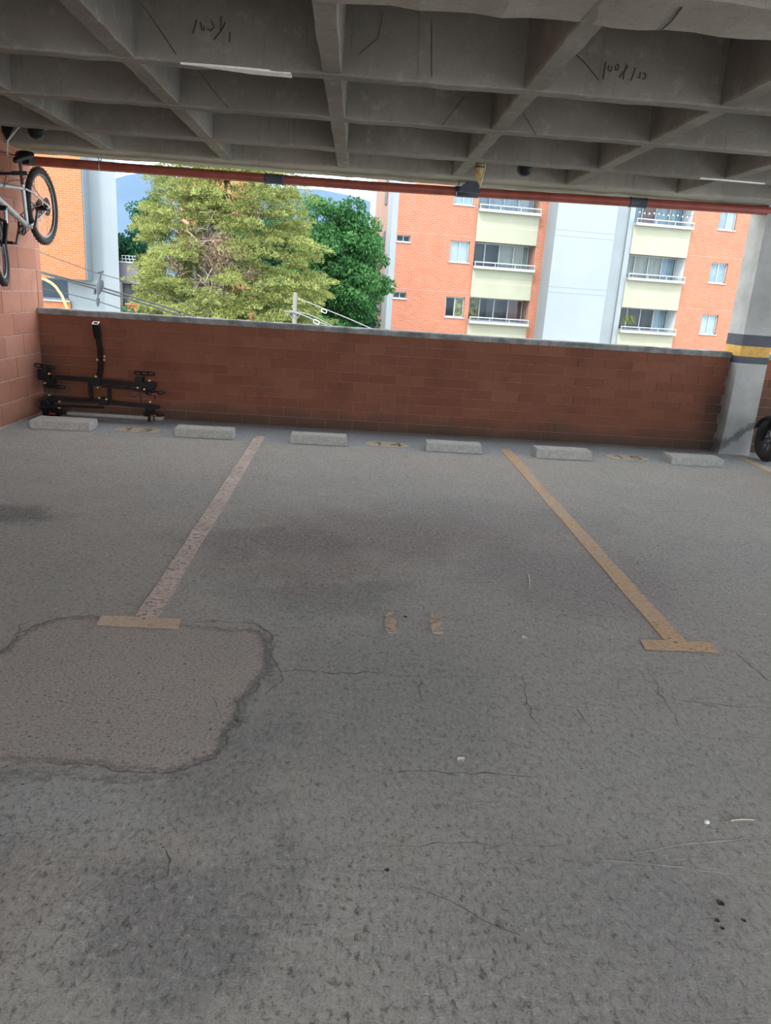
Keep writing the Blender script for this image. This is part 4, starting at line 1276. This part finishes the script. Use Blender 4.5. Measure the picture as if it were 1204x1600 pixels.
# tower
tw = MB().box((8.89, -1.15, ZLO), (11.82, 3, ZHI)).build('white_tower', M['white'], ap)
for k in range(-2, 4):
    for dz in (0.02, 0.27):
        z = 1.95 + FH * k + dz
        MB().box((8.885, -1.156, z), (11.825, -1.14, z + 0.015)).build('seam', M['bluegrey'], tw)
MB().box((11.82, 0.15, ZLO), (13.02, 0.5, ZHI)).build('recessed_wall', M['greywall'], ap)
MB().box((13.02, 0, ZLO), (13.28, 0.9, ZHI)).build('white_fin', M['white'], ap)
# fill behind, roof
MB().box((1.65, 1.62, ZLO), (23.9, 9, ZHI - 0.2)).build('rear_block', M['greywall'], ap)


def balcony(u0, u1, k, side):
    dz = FH * k
    zs0, zs1, ztop = 0.30 + dz, 0.42 + dz, 1.52 + dz
    b_ = MB().box((u0, -0.30, zs0), (u1, 1.0, zs1)).build('balcony', M['slab'], ap)
    MB().box((u0, -0.06, zs0 - FH + 1.22), (u1, 0.10, zs0 - 0.0)).build('cream_panel', M['cream'], b_)
    MB().box((u0, -0.064, zs0 - 0.62), (u1, -0.055, zs0 - 0.60)).build('panel_joint', M['curtain_b'], b_)
    mb_ = MB().box((u0, -0.28, 0.575 + dz), (u1, -0.23, 0.62 + dz))
    for j in range(4):
        u = u0 + 0.03 + (u1 - u0 - 0.06) * j / 3
        mb_.box((u - 0.015, -0.27, zs1), (u + 0.015, -0.24, 0.6 + dz))
    mb_.build('railing', M['alu'], b_)
    MB().box((u0, -0.258, zs1), (u1, -0.252, 0.575 + dz)).build('rail_glass', M['glass'], b_)
    # side reveals
    MB().box((u1 - 0.006, 0.02, zs1), (u1 + 0.2, 0.9, ztop)).build('reveal', M['facade_side'] if side == 'L' else M['curtain_w'], b_)
    MB().box((u0 - 0.2, 0.3, zs1), (u0 + 0.006, 0.9, ztop)).build('reveal', M['facade_side'] if side == 'L' else M['white'], b_)
    MB().box((u0, 0.10, ztop), (u1, 1.0, ztop + 0.08)).build('soffit', M['cream'], b_)
    # glazing
    vg = 0.80
    cur = {('L', 0): ['yellowcurtain', 'darkroom', 'darkroom', 'redroom'], ('L', 1): ['darkroom', 'darkroom', 'curtain_b', 'curtain_b'], ('L', 2): ['curtain_blue', 'curtain_blue', 'curtain_blue', 'curtain_w'],
           ('R', 0): ['darkroom', 'darkroom', 'darkroom', 'curtain_blue'], ('R', 1): ['curtain_b'] * 3 + ['curtain_blue'], ('R', 2): ['curtain_blue', 'redroom', 'curtain_blue', 'curtain_blue']}.get((side, k), ['darkroom', 'curtain_b', 'darkroom', 'curtain_b'])
    fm = MB()
    fm.box((u0, vg, ztop - 0.05), (u1, vg + 0.05, ztop)).box((u0, vg, zs1), (u1, vg + 0.05, zs1 + 0.04))
    for j in range(5):
        u = u0 + (u1 - u0) * (j / 4) * 0.97
        fm.box((u, vg - 0.01, zs1), (u + 0.05, vg + 0.05, ztop))
    fm.build('sliding_frame', M['alu'], b_)
    for j in range(4):
        a_ = u0 + (u1 - u0) * (j / 4) * 0.97 + 0.05; c_1 = u0 + (u1 - u0) * ((j + 1) / 4) * 0.97
        MB().box((a_, vg + 0.015, zs1 + 0.04), (c_1, vg + 0.025, ztop - 0.05)).build('pane', M['glass'], b_)
        cm = cur[j]
        if cm in ('darkroom',):
            continue
        Vc = []
        for i in range(9):
            u = a_ - 0.02 + (c_1 - a_ + 0.04) * i / 8
            Vc += [(u, vg + 0.12 + 0.03 * (i % 2), zs1), (u, vg + 0.12 + 0.03 * (i % 2), ztop)]
        MB().add(Vc, [(2 * i, 2 * i + 2, 2 * i + 3, 2 * i + 1) for i in range(8)]).build('curtain', M[cm], b_)
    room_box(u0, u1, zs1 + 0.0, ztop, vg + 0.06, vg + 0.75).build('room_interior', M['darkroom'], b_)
    if (side, k) == ('L', 0):
        MB().box((u0 + 1.25, vg + 0.45, zs1), (u0 + 1.75, vg + 0.5, ztop)).build('inner_wall', M['mauve'], b_)
    if (side, k) == ('R', 0):
        MB().box((u0 + 1.85, vg + 0.4, zs1 + 0.1), (u0 + 2.3, vg + 0.45, ztop - 0.25)).build('dark_furniture', M['band_dark'], b_)
    return b_


for k in KS:
    balcony(*BAYL, k, 'L'); balcony(*BAYR, k, 'R')
for (a_, b_, c_1, d_1) in small: window(ap, a_, b_, c_1, d_1, 0.10, ['darkroom', 'darkroom'], 2, fr_=0.035)
for (a_, b_, c_1, d_1, k) in mids: window(ap, a_, b_, c_1, d_1, 0.10, {0: ['darkroom', 'yellowcurtain'], 1: ['curtain_w', 'curtain_w'], 2: ['curtain_blue', 'curtain_blue']}.get(k, ['darkroom', 'curtain_w']), 2)
for (a_, b_, c_1, d_1, k) in rwins: window(ap, a_, b_, c_1, d_1, 0.10, {0: ['curtain_w', 'curtain_w'], 1: ['curtain_blue', 'curtain_blue'], 2: ['curtain_blue', 'curtain_w']}.get(k, ['darkroom', 'curtain_w']), 2)

MBU = Matrix.Rotation(math.radians(7.5), 4, 'Z')


def ap_pt(u, v, z): return MBU @ Vector((u, v, z)) + Vector((0, 36, 0))


# hanging fern and bulb string on the right balconies
fp = ap_pt(13.72, -0.05, 1.0)
fn = empty('hanging_fern', fp, math.radians(7.5), 'yellow-green hanging fern on the lowest right balcony', 'plant')
V = []; Fc = []; tint = []
for i in range(130):
    a_ = random.uniform(0, 2 * math.pi); L = random.uniform(0.25, 0.52); el = random.uniform(-0.1, 1.1)
    dr = Vector((math.cos(a_), math.sin(a_) * 0.7, 0))
    pts = [dr * (L * u) + Vector((0, 0, el * L * u - (0.9 + 0.3 * random.random()) * L * u * u * 0.8)) for u in (0, 0.3, 0.6, 0.85, 1.0)]
    sd = Vector((-dr.y, dr.x, 0)) * 0.018
    n0 = len(V)
    for j, p_ in enumerate(pts):
        k_ = (0.6, 1, 1, 0.6, 0.1)[j]
        V += [p_ + sd * k_, p_ - sd * k_]
    Fc += [(n0 + 2 * j, n0 + 2 * j + 1, n0 + 2 * j + 3, n0 + 2 * j + 2) for j in range(4)]
    tint += [random.random()] * 4
o = MB().add(V, Fc).build('fronds', M['fern'], fn)
at_l = o.data.attributes.new('tint', 'FLOAT', 'FACE'); at_l.data.foreach_set('value', tint)
MB().lathe((0, 0, -0.05), (0, 0, 1), [(0, -0.12), (0.10, -0.10), (0.14, 0.02), (0.15, 0.03), (0.0, 0.03)], 14).build('pot', M['darkroom'], fn)
MB().tube([(0, 0, 0), (0, 0, 0.55)], 0.008, n=5).build('cord', M['cable'], fn)
sp0 = ap_pt(13.3, -0.15, 6.36)
sl = empty('bulb_string', sp0, math.radians(7.5), 'row of small white bulbs strung across the top right balcony', 'bulb string')
wp = []; 
for i in range(25):
    u = 3.0 * i / 24
    wp.append((u, 0, -0.35 - 0.06 * math.sin(math.pi * (i % 8) / 8)))
MB().tube(wp, 0.008, n=4).build('cord', M['cable'], sl)
for i in range(1, 24, 2):
    MB().lathe(Vector(wp[i]) + Vector((0, 0, -0.04)), (0, 0, 1), [(0, -0.06), (0.035, -0.04), (0.035, 0), (0.015, 0.03), (0, 0.03)], 8).build('bulb', M['curtain_w'], sl)

# ------------------------------------------------------------------ left building
YL = 28.0
lb = empty('corner_building', (-9.7, YL, 0), 0, 'orange brick upper storeys on a white building at the left edge', 'building')


def L_(x): return x + 9.7


zc = lambda z18: CAM_H + (z18 - CAM_H) * YL / 18
MB().prism([(L_(-16), 0), (L_(-9.70), 0), (L_(-9.70), 0.64), (L_(-12.2), 6), (L_(-16), 6)], 1.19, 12).build('brick_storeys', M['facade_left'], lb)
MB().box((L_(-9.70), 0.04, 1.19), (L_(-9.66), 0.68, 12)).build('shaded_return', M['bluegrey'], lb)  # shaded side of the storeys, its shade put into the blue-grey colour
mb = MB(); wall_cells(mb, L_(-16), L_(-8.72), -4.5, 1.19, 0.65, 1.0, [(L_(-13.2), L_(-10.56), 0.43, 1.19)])
mb.prism([(L_(-9.66), 0.65), (L_(-8.72), 0.65), (L_(-11.4), 6.0), (L_(-12.0), 6.0)], 1.19, 12)
mb.prism([(L_(-16), 1.0), (L_(-8.74), 1.0), (L_(-11.4), 6.0), (L_(-16), 6.0)], -4.5, 0.4)
mb.build('white_wall', M['white'], lb)
MB().box((L_(-16), 0.55, -4.5), (L_(-10.5), 0.65, 0.36)).build('brick_base', M['facade_left'], lb)
MB().box((L_(-16), 0.50, 0.36), (L_(-10.5), 0.66, 0.42)).build('sill', M['slab'], lb)
wn = MB()
wn.box((L_(-13.2), 0.70, 0.43), (L_(-10.56), 0.75, 0.48)).box((L_(-13.2), 0.70, 1.14), (L_(-10.56), 0.75, 1.19)).box((L_(-10.61), 0.70, 0.43), (L_(-10.56), 0.75, 1.19)).box((L_(-11.9), 0.70, 0.43), (L_(-11.86), 0.75, 1.19))
wn = wn.build('window', M['rim'], lb)
MB().box((L_(-13.2), 0.72, 0.45), (L_(-11.88), 0.73, 1.17)).build('pane', M['glass'], wn)
MB().box((L_(-11.86), 0.72, 0.45), (L_(-10.6), 0.73, 1.17)).build('pane', M['glass'], wn)
MB().box((L_(-13.2), 0.99, 0.40), (L_(-10.5), 1.02, 1.19)).build('room_interior', M['band_dark'], wn)
bc = MB().prism([(L_(-8.80), 0.95), (L_(-8.08), 0.95), (L_(-9.2), 3.0), (L_(-10.0), 3.0)], 1.16, 1.88).build('balcony', M['mauve'], lb)
MB().prism([(L_(-8.80), 0.92), (L_(-8.04), 0.92), (L_(-9.15), 3.0), (L_(-10.0), 3.0)], 1.88, 1.93).build('balcony_ledge', M['slab'], bc)
mb = MB()
for u in (0, 0.14, 0.28, 0.42): mb.tube([(L_(-8.70 + u), 1.0, 1.93), (L_(-8.70 + u * 0.85), 1.0, 2.14)], 0.014, n=5)
for z in (2.02, 2.13): mb.tube([(L_(-8.72), 1.0, z), (L_(-8.2), 1.0, z)], 0.014, n=5)
mb.build('railing', M['alu'], bc)
MB().prism([(L_(-8.80), 1.2), (L_(-8.2), 1.2), (L_(-9.2), 3.0), (L_(-10.0), 3.0)], -1, 1.16).build('dark_recess', M['darkroom'], lb)
lw = MB().box((-8.49, YL + 0.6, -4.5), (-7.95, YL + 1.2, 0.40)).box((-8.52, YL + 0.55, 0.40), (-7.90, YL + 1.25, 0.46)).build('garden_wall', M['facade_left'])
tag(lw, 'low orange brick wall end between white building and trees', 'wall')
fa, fb = at(292, 258, 62), at(402, 268, 62)
o = MB().prism([(0, 0), (fb.x - fa.x, 0), (fb.x - fa.x - 1.5, 4), (-1.5, 4)], 0, fa.z + 3.9).build('far_building', M['far_brick'], loc=(fa.x, 62, -4.5))
tag(o, 'distant orange brick block glimpsed through the cypress', 'building')
o = MB().box((0, 0, 0), (3.0, 3, 9.5)).build('far_building', M['far_brick'], loc=(-9.2, 46, -4.5))
tag(o, 'small orange brick house behind the bare cypress trunks', 'building')

# ------------------------------------------------------------------ hills
V = []
prof_px = [(-200, 330), (60, 300), (130, 285), (182, 278), (200, 273), (225, 270), (262, 275), (330, 285), (420, 292), (500, 296), (532, 302), (562, 309), (592, 319), (700, 345), (900, 380), (1200, 420), (1500, 440)]
nx = len(prof_px)
rows_n = 9
for j in range(rows_n):
    u = j / (rows_n - 1)
    for (x, y) in prof_px:
        tpt = at(x, y, 420)
        base_z = -4.6
        yy = 420 - (1 - u) * 180
        V.append((tpt.x * (yy / 420) ** 0.3 + (random.uniform(-4, 4) if 0 < j < rows_n - 1 else 0), yy, base_z + (tpt.z - base_z) * (u ** 1.2) + (random.uniform(-2, 2) if 0 < j < rows_n - 1 else 0)))
Fs = [(j * nx + i, j * nx + i + 1, (j + 1) * nx + i + 1, (j + 1) * nx + i) for j in range(rows_n - 1) for i in range(nx - 1)]
o = MB().add(V, Fs, True).build('hills', M['hill'])
tag(o, kind='structure', label='hazy blue hill on the horizon')

# ------------------------------------------------------------------ trees


def leaf_mesh(name, cen, direc, length, width, tint_v, mat, parent):
    """cen (n,3), direc (n,3) unit: one rhombic blade each"""
    n = len(cen)
    rnd = rng.normal(size=(n, 3))
    side = np.cross(direc, rnd); side /= np.linalg.norm(side, axis=1)[:, None] + 1e-9
    l = length[:, None]; w = width[:, None]
    nor = np.cross(direc, side)
    a_ = cen - direc * l * 0.5; b_ = cen + side * w * 0.5 + nor * w * 0.15; c_1 = cen + direc * l * 0.5; d_1 = cen - side * w * 0.5 + nor * w * 0.15
    co = np.stack([a_, b_, c_1, d_1], axis=1).reshape(-1, 3)
    me = bpy.data.meshes.new(name)
    me.vertices.add(4 * n); me.vertices.foreach_set('co', co.astype(np.float32).ravel())
    me.loops.add(4 * n); me.loops.foreach_set('vertex_index', np.arange(4 * n, dtype=np.int32))
    me.polygons.add(n); me.polygons.foreach_set('loop_start', np.arange(0, 4 * n, 4, dtype=np.int32)); me.polygons.foreach_set('loop_total', np.full(n, 4, dtype=np.int32))
    me.update(calc_edges=True)
    at_x = me.attributes.new('tint', 'FLOAT', 'FACE'); at_x.data.foreach_set('value', tint_v.astype(np.float32))
    me.materials.append(mat)
    o_ = bpy.data.objects.new(name, me); C.objects.link(o_)
    if parent: o_.parent = parent
    return o_


def cypress(axis_fn, rad_fn, z0, z1, nclump, per, gap=None):
    cs, ds, ls, ws, ts = [], [], [], [], []
    for i in range(nclump):
        z = z0 + (z1 - z0) * random.random()
        a_ = random.uniform(0, 2 * math.pi)
        if random.random() < 0.6: a_ = random.uniform(math.pi, 2 * math.pi)     # more sprays where it faces the car park
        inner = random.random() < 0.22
        R_ = rad_fn(z)
        lobes = 1 + 0.10 * math.sin(3 * a_ + z * 1.3) + 0.06 * math.sin(7 * a_ + 2.1 * z)
        rr = R_ * lobes * (random.uniform(0.35, 0.65) if inner else random.uniform(0.74, 1.0))
        cx_, cy_ = axis_fn(z)
        cen = np.array([cx_ + rr * math.cos(a_), cy_ + rr * math.sin(a_), z])
        if gap and gap(cen) and random.random() < 0.93: continue
        out = np.array([math.cos(a_), math.sin(a_), 0.0])
        sz = random.uniform(0.30, 0.60)
        # one bough: a few overlapping domes of fine sprays, open and shaded underneath
        for q_ in range(3):
            sub = cen + rng.normal(size=3) * np.array([sz * 0.45, sz * 0.45, sz * 0.16]) + out * sz * 0.12 * q_
            s2 = sz * random.uniform(0.5, 0.75)
            n = int(per * (s2 / 0.3) ** 2 / 3)
            u = rng.normal(size=(n, 3)); u[:, 2] = np.abs(u[:, 2]) * 0.9 - 0.25; u /= np.linalg.norm(u, axis=1)[:, None]
            p = sub + u * s2 * rng.uniform(0.72, 1.05, n)[:, None] * np.array([1, 1, 0.52])
            dirn = u * np.array([1, 1, 0.7]) + rng.normal(size=(n, 3)) * 0.55 + out * 0.25
            dirn[:, 2] -= 0.15
            dirn /= np.linalg.norm(dirn, axis=1)[:, None] + 1e-9
            cs.append(p); ds.append(dirn)
            ls.append(rng.uniform(0.05, 0.12, n)); ws.append(rng.uniform(0.016, 0.034, n))
            base = random.uniform(0.05, 0.3) if inner else random.uniform(0.35, 0.8)  # inner sprays tinted darker: crown shade put into the colour
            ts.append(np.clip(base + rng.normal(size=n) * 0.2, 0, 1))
    return np.concatenate(cs), np.concatenate(ds), np.concatenate(ls), np.concatenate(ws), np.concatenate(ts)


TY = 24.0
ctree = empty('cypress_tree', (-4.2, TY, -4.5), 0, 'large yellow-green cypress with bare grey stems filling the opening', 'tree')
rad = lambda z: float(np.interp(z, [-2, 0, 1, 2, 3, 4, 4.8, 5.6, 6.4], [2.9, 2.9, 2.75, 2.5, 2.25, 1.95, 1.7, 1.35, 0.5]))
axs = lambda z: (float(np.interp(z, [-2, 1, 3, 5, 6.4], [-4.1, -4.0, -3.95, -3.85, -3.7])), TY)
gap = lambda c: (-4.75 < c[0] < -3.55 and 1.0 < c[2] < 2.9 and c[1] < TY + 0.5)
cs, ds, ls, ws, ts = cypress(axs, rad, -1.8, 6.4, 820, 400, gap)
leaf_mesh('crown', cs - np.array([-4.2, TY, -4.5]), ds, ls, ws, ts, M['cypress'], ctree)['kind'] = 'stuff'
mb = MB()
R0 = Vector((-4.2, TY, -4.5))


def limb(mb_, a_, b_, r0, r1, bend=0.15, n=6):
    a_, b_ = Vector(a_), Vector(b_)
    pts_ = []
    for i in range(n + 1):
        u = i / n
        j_ = Vector((random.uniform(-1, 1), random.uniform(-1, 1), random.uniform(-.4, .4))) * bend * math.sin(math.pi * u)
        pts_.append(a_.lerp(b_, u) + j_ - R0)
    mb_.tube(pts_, [r0 + (r1 - r0) * i / n for i in range(n + 1)], n=6)


for i in range(11):
    x = -4.15 + random.uniform(-0.65, 0.6)
    limb(mb, (x * 0.5 - 2.1, TY + random.uniform(-.3, .3), -4.5), (x, TY - random.uniform(0.6, 1.6), 1.0 + random.random()), 0.13, 0.08)
    limb(mb, (x, TY - random.uniform(0.6, 1.6), 1.0), (x + random.uniform(-.35, .35), TY - random.uniform(0.2, 1.4), random.uniform(3.2, 5.0)), 0.07, 0.02)
mb.build('trunk', M['trunk'], ctree)
mb = MB()
for i in range(150):
    x = -4.2 + random.gauss(0, 0.5); z = random.uniform(1.0, 3.4); y = TY - random.uniform(0.6, 2.0)
    limb(mb, (x, y, z), (x + random.uniform(-.6, .6), y + random.uniform(-.5, .2), z + random.uniform(-.5, .5)), 0.014, 0.004, 0.08, 4)
mb.build('bare_branches', M['twig'], ctree)['kind'] = 'stuff'
n = 9000
cl = rng.normal(size=(36, 3)) * np.array([0.45, 0.3, 0.55]) + np.array([-4.15, TY - 1.5, 1.9])
idx = rng.integers(0, 36, n)
pc = cl[idx] + rng.normal(size=(n, 3)) * np.array([0.16, 0.16, 0.13])
dd = rng.normal(size=(n, 3)) + np.array([0, 0, -0.8]); dd /= np.linalg.norm(dd, axis=1)[:, None]
leaf_mesh('dry_sprays', pc - np.array(R0), dd, rng.uniform(0.07, 0.15, n), rng.uniform(0.012, 0.025, n), rng.random(n), M['dry'], ctree)['kind'] = 'stuff'


def broadleaf(loc, rx, rz_, z0, nclump, per, mat, lab, leaf=0.16, trunk_r=0.14, ry=None, group='leafy trees behind the cypress'):
    x, y = loc
    base = -4.5
    e_ = empty('broadleaf_tree', (x, y, base), 0, lab, 'tree', group)
    ry = ry or rx
    cs_, ds_, ls_, ws_, ts_ = [], [], [], [], []
    for i in range(nclump):
        v = rng.normal(size=3); v /= np.linalg.norm(v)
        v[1] = -abs(v[1]) if random.random() < 0.6 else v[1]
        k_ = random.uniform(0.55, 1.0) * (1 + 0.12 * math.sin(v[0] * 9 + v[2] * 7))
        c_1 = np.array([v[0] * rx * k_, v[1] * ry * k_, z0 - base + v[2] * rz_ * k_])
        sz = random.uniform(0.35, 0.7) * (rx / 2.2) ** 0.4
        n_l = int(per * (sz / 0.5) ** 2)
        u_ = rng.normal(size=(n_l, 3)); u_ /= np.linalg.norm(u_, axis=1)[:, None]
        p_ = c_1 + u_ * sz * rng.uniform(0.5, 1, n_l)[:, None] * np.array([1, 1, 0.7])
        d_ = u_ + rng.normal(size=(n_l, 3)) * 0.7 + np.array([0, 0, -0.4]); d_ /= np.linalg.norm(d_, axis=1)[:, None]
        cs_.append(p_); ds_.append(d_); ls_.append(rng.uniform(0.7, 1.2, n_l) * leaf); ws_.append(rng.uniform(0.35, 0.6, n_l) * leaf)
        ts_.append(np.clip(random.uniform(0.1, 0.8) + rng.normal(size=n_l) * 0.2, 0, 1))
    leaf_mesh('crown', np.concatenate(cs_), np.concatenate(ds_), np.concatenate(ls_), np.concatenate(ws_), np.concatenate(ts_), mat, e_)['kind'] = 'stuff'
    mb_ = MB().tube([(0, 0, 0), (0.1, 0, (z0 - base) * 0.5), (0, 0, z0 - base)], [trunk_r, trunk_r * 0.8, trunk_r * 0.4], n=8)
    for i in range(9):
        a_ = i * 2.4
        h0 = (z0 - base) * (0.45 + 0.05 * i)
        mb_.tube([(0, 0, h0), (math.cos(a_) * rx * 0.35, math.sin(a_) * ry * 0.35, h0 + rz_ * 0.3), (math.cos(a_) * rx * 0.7, math.sin(a_) * ry * 0.7, h0 + rz_ * 0.45)], [trunk_r * 0.5, trunk_r * 0.3, 0.02], n=6)
    mb_.build('trunk', M['trunk'], e_)
    return e_


broadleaf((-0.95, 30.0), 2.1, 2.5, 2.2, 150, 260, M['leaf'], 'bright green leafy tree between the cypress and the apartment block')
broadleaf((-0.35, 33.5), 1.3, 3.2, 0.2, 90, 230, M['leaf_dark'], 'dark leafy tree tight against the left side of the apartment block')
broadleaf((-1.7, 27.5), 1.5, 1.6, -0.6, 70, 260, M['leaf'], 'low leafy tree behind the utility pole')
broadleaf((at(208, 420, 36).x, 36.0), 1.25, 1.9, at(208, 425, 36).z, 100, 230, M['leaf_dark'], 'dark green tree between the white building and the cypress')
broadleaf((at(238, 345, 40).x, 40.0), 0.9, 1.3, at(238, 350, 40).z, 45, 170, M['leaf_dark'], 'dark blue-green treetop against the hill left of the cypress')
broadleaf((-5.0, 40.0), 4.6, 4.2, 0.8, 200, 170, M['leaf_dark'], 'broad dark tree seen through the gaps of the cypress', leaf=0.22)
broadleaf((-7.4, 26.8), 0.9, 1.1, -0.6, 40, 260, M['leaf'], 'green shrub beside the low brick wall end')

# ------------------------------------------------------------------ poles and wires
pt_ = at(461, 458, 20)
pole = empty('utility_pole', (pt_.x, 20, -4.5), 0, 'grey concrete utility pole in front of the cypress', 'pole')
MB().tube([(0, 0, 0), (0, 0, pt_.z + 4.5)], [0.11, 0.052], n=14).build('shaft', M['pole'], pole)
a, b = at(444, 486, 19.93), at(476, 489, 19.93)
MB().bar([a - pole.location, b - pole.location], 0.018).build('cross_arm', M['pole'], pole)
for px in (446, 472):
    q = at(px, 484 if px < 460 else 487, 19.93) - pole.location
    MB().tube([q + Vector((0, 0, 0.0)), Vector((0, -0.02, q.z - 0.28))], 0.012, n=6).build('brace', M['pole'], pole)
MB().lathe((0, 0, pt_.z + 4.5), (0, 0, 1), [(0.055, -0.02), (0.055, 0.0), (0, 0.02)], 14).build('cap', M['pole'], pole)


def wire(pts, Y, r, mat, lab, name='overhead_wire', extra=None, Y2=None):
    P_ = []
    for i, (x, y) in enumerate(pts):
        yy = Y if Y2 is None else Y + (Y2 - Y) * i / (len(pts) - 1)
        P_.append(at(x, y, yy))
    o_ = MB().tube([q_ - P_[0] for q_ in P_], r, n=6).build(name, M[mat], loc=P_[0])
    tag(o_, lab, 'wire', 'overhead wires')
    return o_, P_


w1, _ = wire([(464, 466), (485, 474), (510, 484), (540, 496), (600, 522), (680, 560)], 19.9, 0.012, 'cable_pale', 'upper pale wire running right and down from the utility pole top')
w2, _ = wire([(452, 485), (475, 493), (500, 504), (520, 512), (600, 548)], 19.85, 0.013, 'cable_pale', 'lower pale wire running right from the pole cross arm')
wire([(476, 489), (496, 497), (516, 508), (560, 528)], 19.85, 0.010, 'cable_pale', 'middle pale wire running right from the pole cross arm')


def loop_fit(c, L, parent_pt, lab):
    mb_ = MB()
    q_ = at(*c, 19.8)
    pts_ = []
    for k in range(20):
        a_ = 2 * math.pi * k / 20
        pts_.append(Vector((math.copysign(abs(math.cos(a_)) ** 0.5, math.cos(a_)) * L, 0, math.copysign(abs(math.sin(a_)) ** 0.6, math.sin(a_)) * L * 0.55)))
    mb_.tube(pts_, 0.010, n=6, closed=True)
    o_ = mb_.build('wire_loop', M['curtain_w'], loc=q_)
    o_.rotation_euler = (0, math.radians(22), 0)
    tag(o_, lab, 'wire loop', 'oval loops hanging on the wires')


loop_fit((506, 486), 0.072, None, 'white oval loop on the upper wire right of the pole')
loop_fit((494, 503), 0.078, None, 'white oval loop on the lower wire right of the pole')

YWI = 12.0
wire([(40, 385), (78, 400), (146, 425), (188, 436.5), (240, 455), (330, 490)], YWI, 0.0055, 'cable', 'thin upper wire crossing the white building at the left')
wire([(20, 415), (65, 425), (110, 437), (150, 446.5), (188, 458), (260, 480), (330, 503)], YWI, 0.013, 'cable', 'thick upper wire of the pair over the left building')
wire([(20, 415), (65, 426), (110, 440), (150, 451.5), (188, 463), (260, 486), (330, 510)], YWI - 0.03, 0.013, 'cable', 'thick lower wire of the pair over the left building')
wire([(20, 440), (67, 451.5), (110, 460), (150, 470), (203, 487), (260, 508)], YWI, 0.007, 'cable', 'lowest thin wire crossing the dark window at the left')
wire([(40, 430), (70, 436.5), (80, 442), (87, 448), (96.5, 461.5), (104, 480), (110, 500)], YWI - 0.5, 0.020, 'cable_yel', 'yellow curved hose in front of the dark window', name='hose')
q = at(156, 445, YWI)
ft = empty('cable_clamp', q, 0, 'grey hanging cable fitting on the wires before the white wall', 'cable fitting')


def fl(x, y, dy=0.0): return at(x, y, YWI - 0.02 + dy) - q


MB().tube([fl(157, 424), fl(156.5, 432), fl(156, 440)], [0.014, 0.016, 0.014], n=8).tube([fl(153, 425), fl(161, 424)], 0.022, n=8).build('top_clamp', M['fitting'], ft)
MB().tube([fl(157, 437), fl(155.5, 447), fl(153, 459)], [0.04, 0.055, 0.030], n=10).tube([fl(148, 451), fl(147.5, 460)], 0.02, n=8).tube([fl(160, 440), fl(161, 452)], 0.018, n=8).build('splice_body', M['fitting'], ft)
MB().tube([fl(153, 459), fl(153, 466)], 0.012, n=8).tube([fl(153, 466), fl(152.5, 476)], [0.03, 0.026], n=8).tube([fl(152.5, 476), fl(153, 479)], 0.014, n=8).build('lower_clamp', M['fitting'], ft)
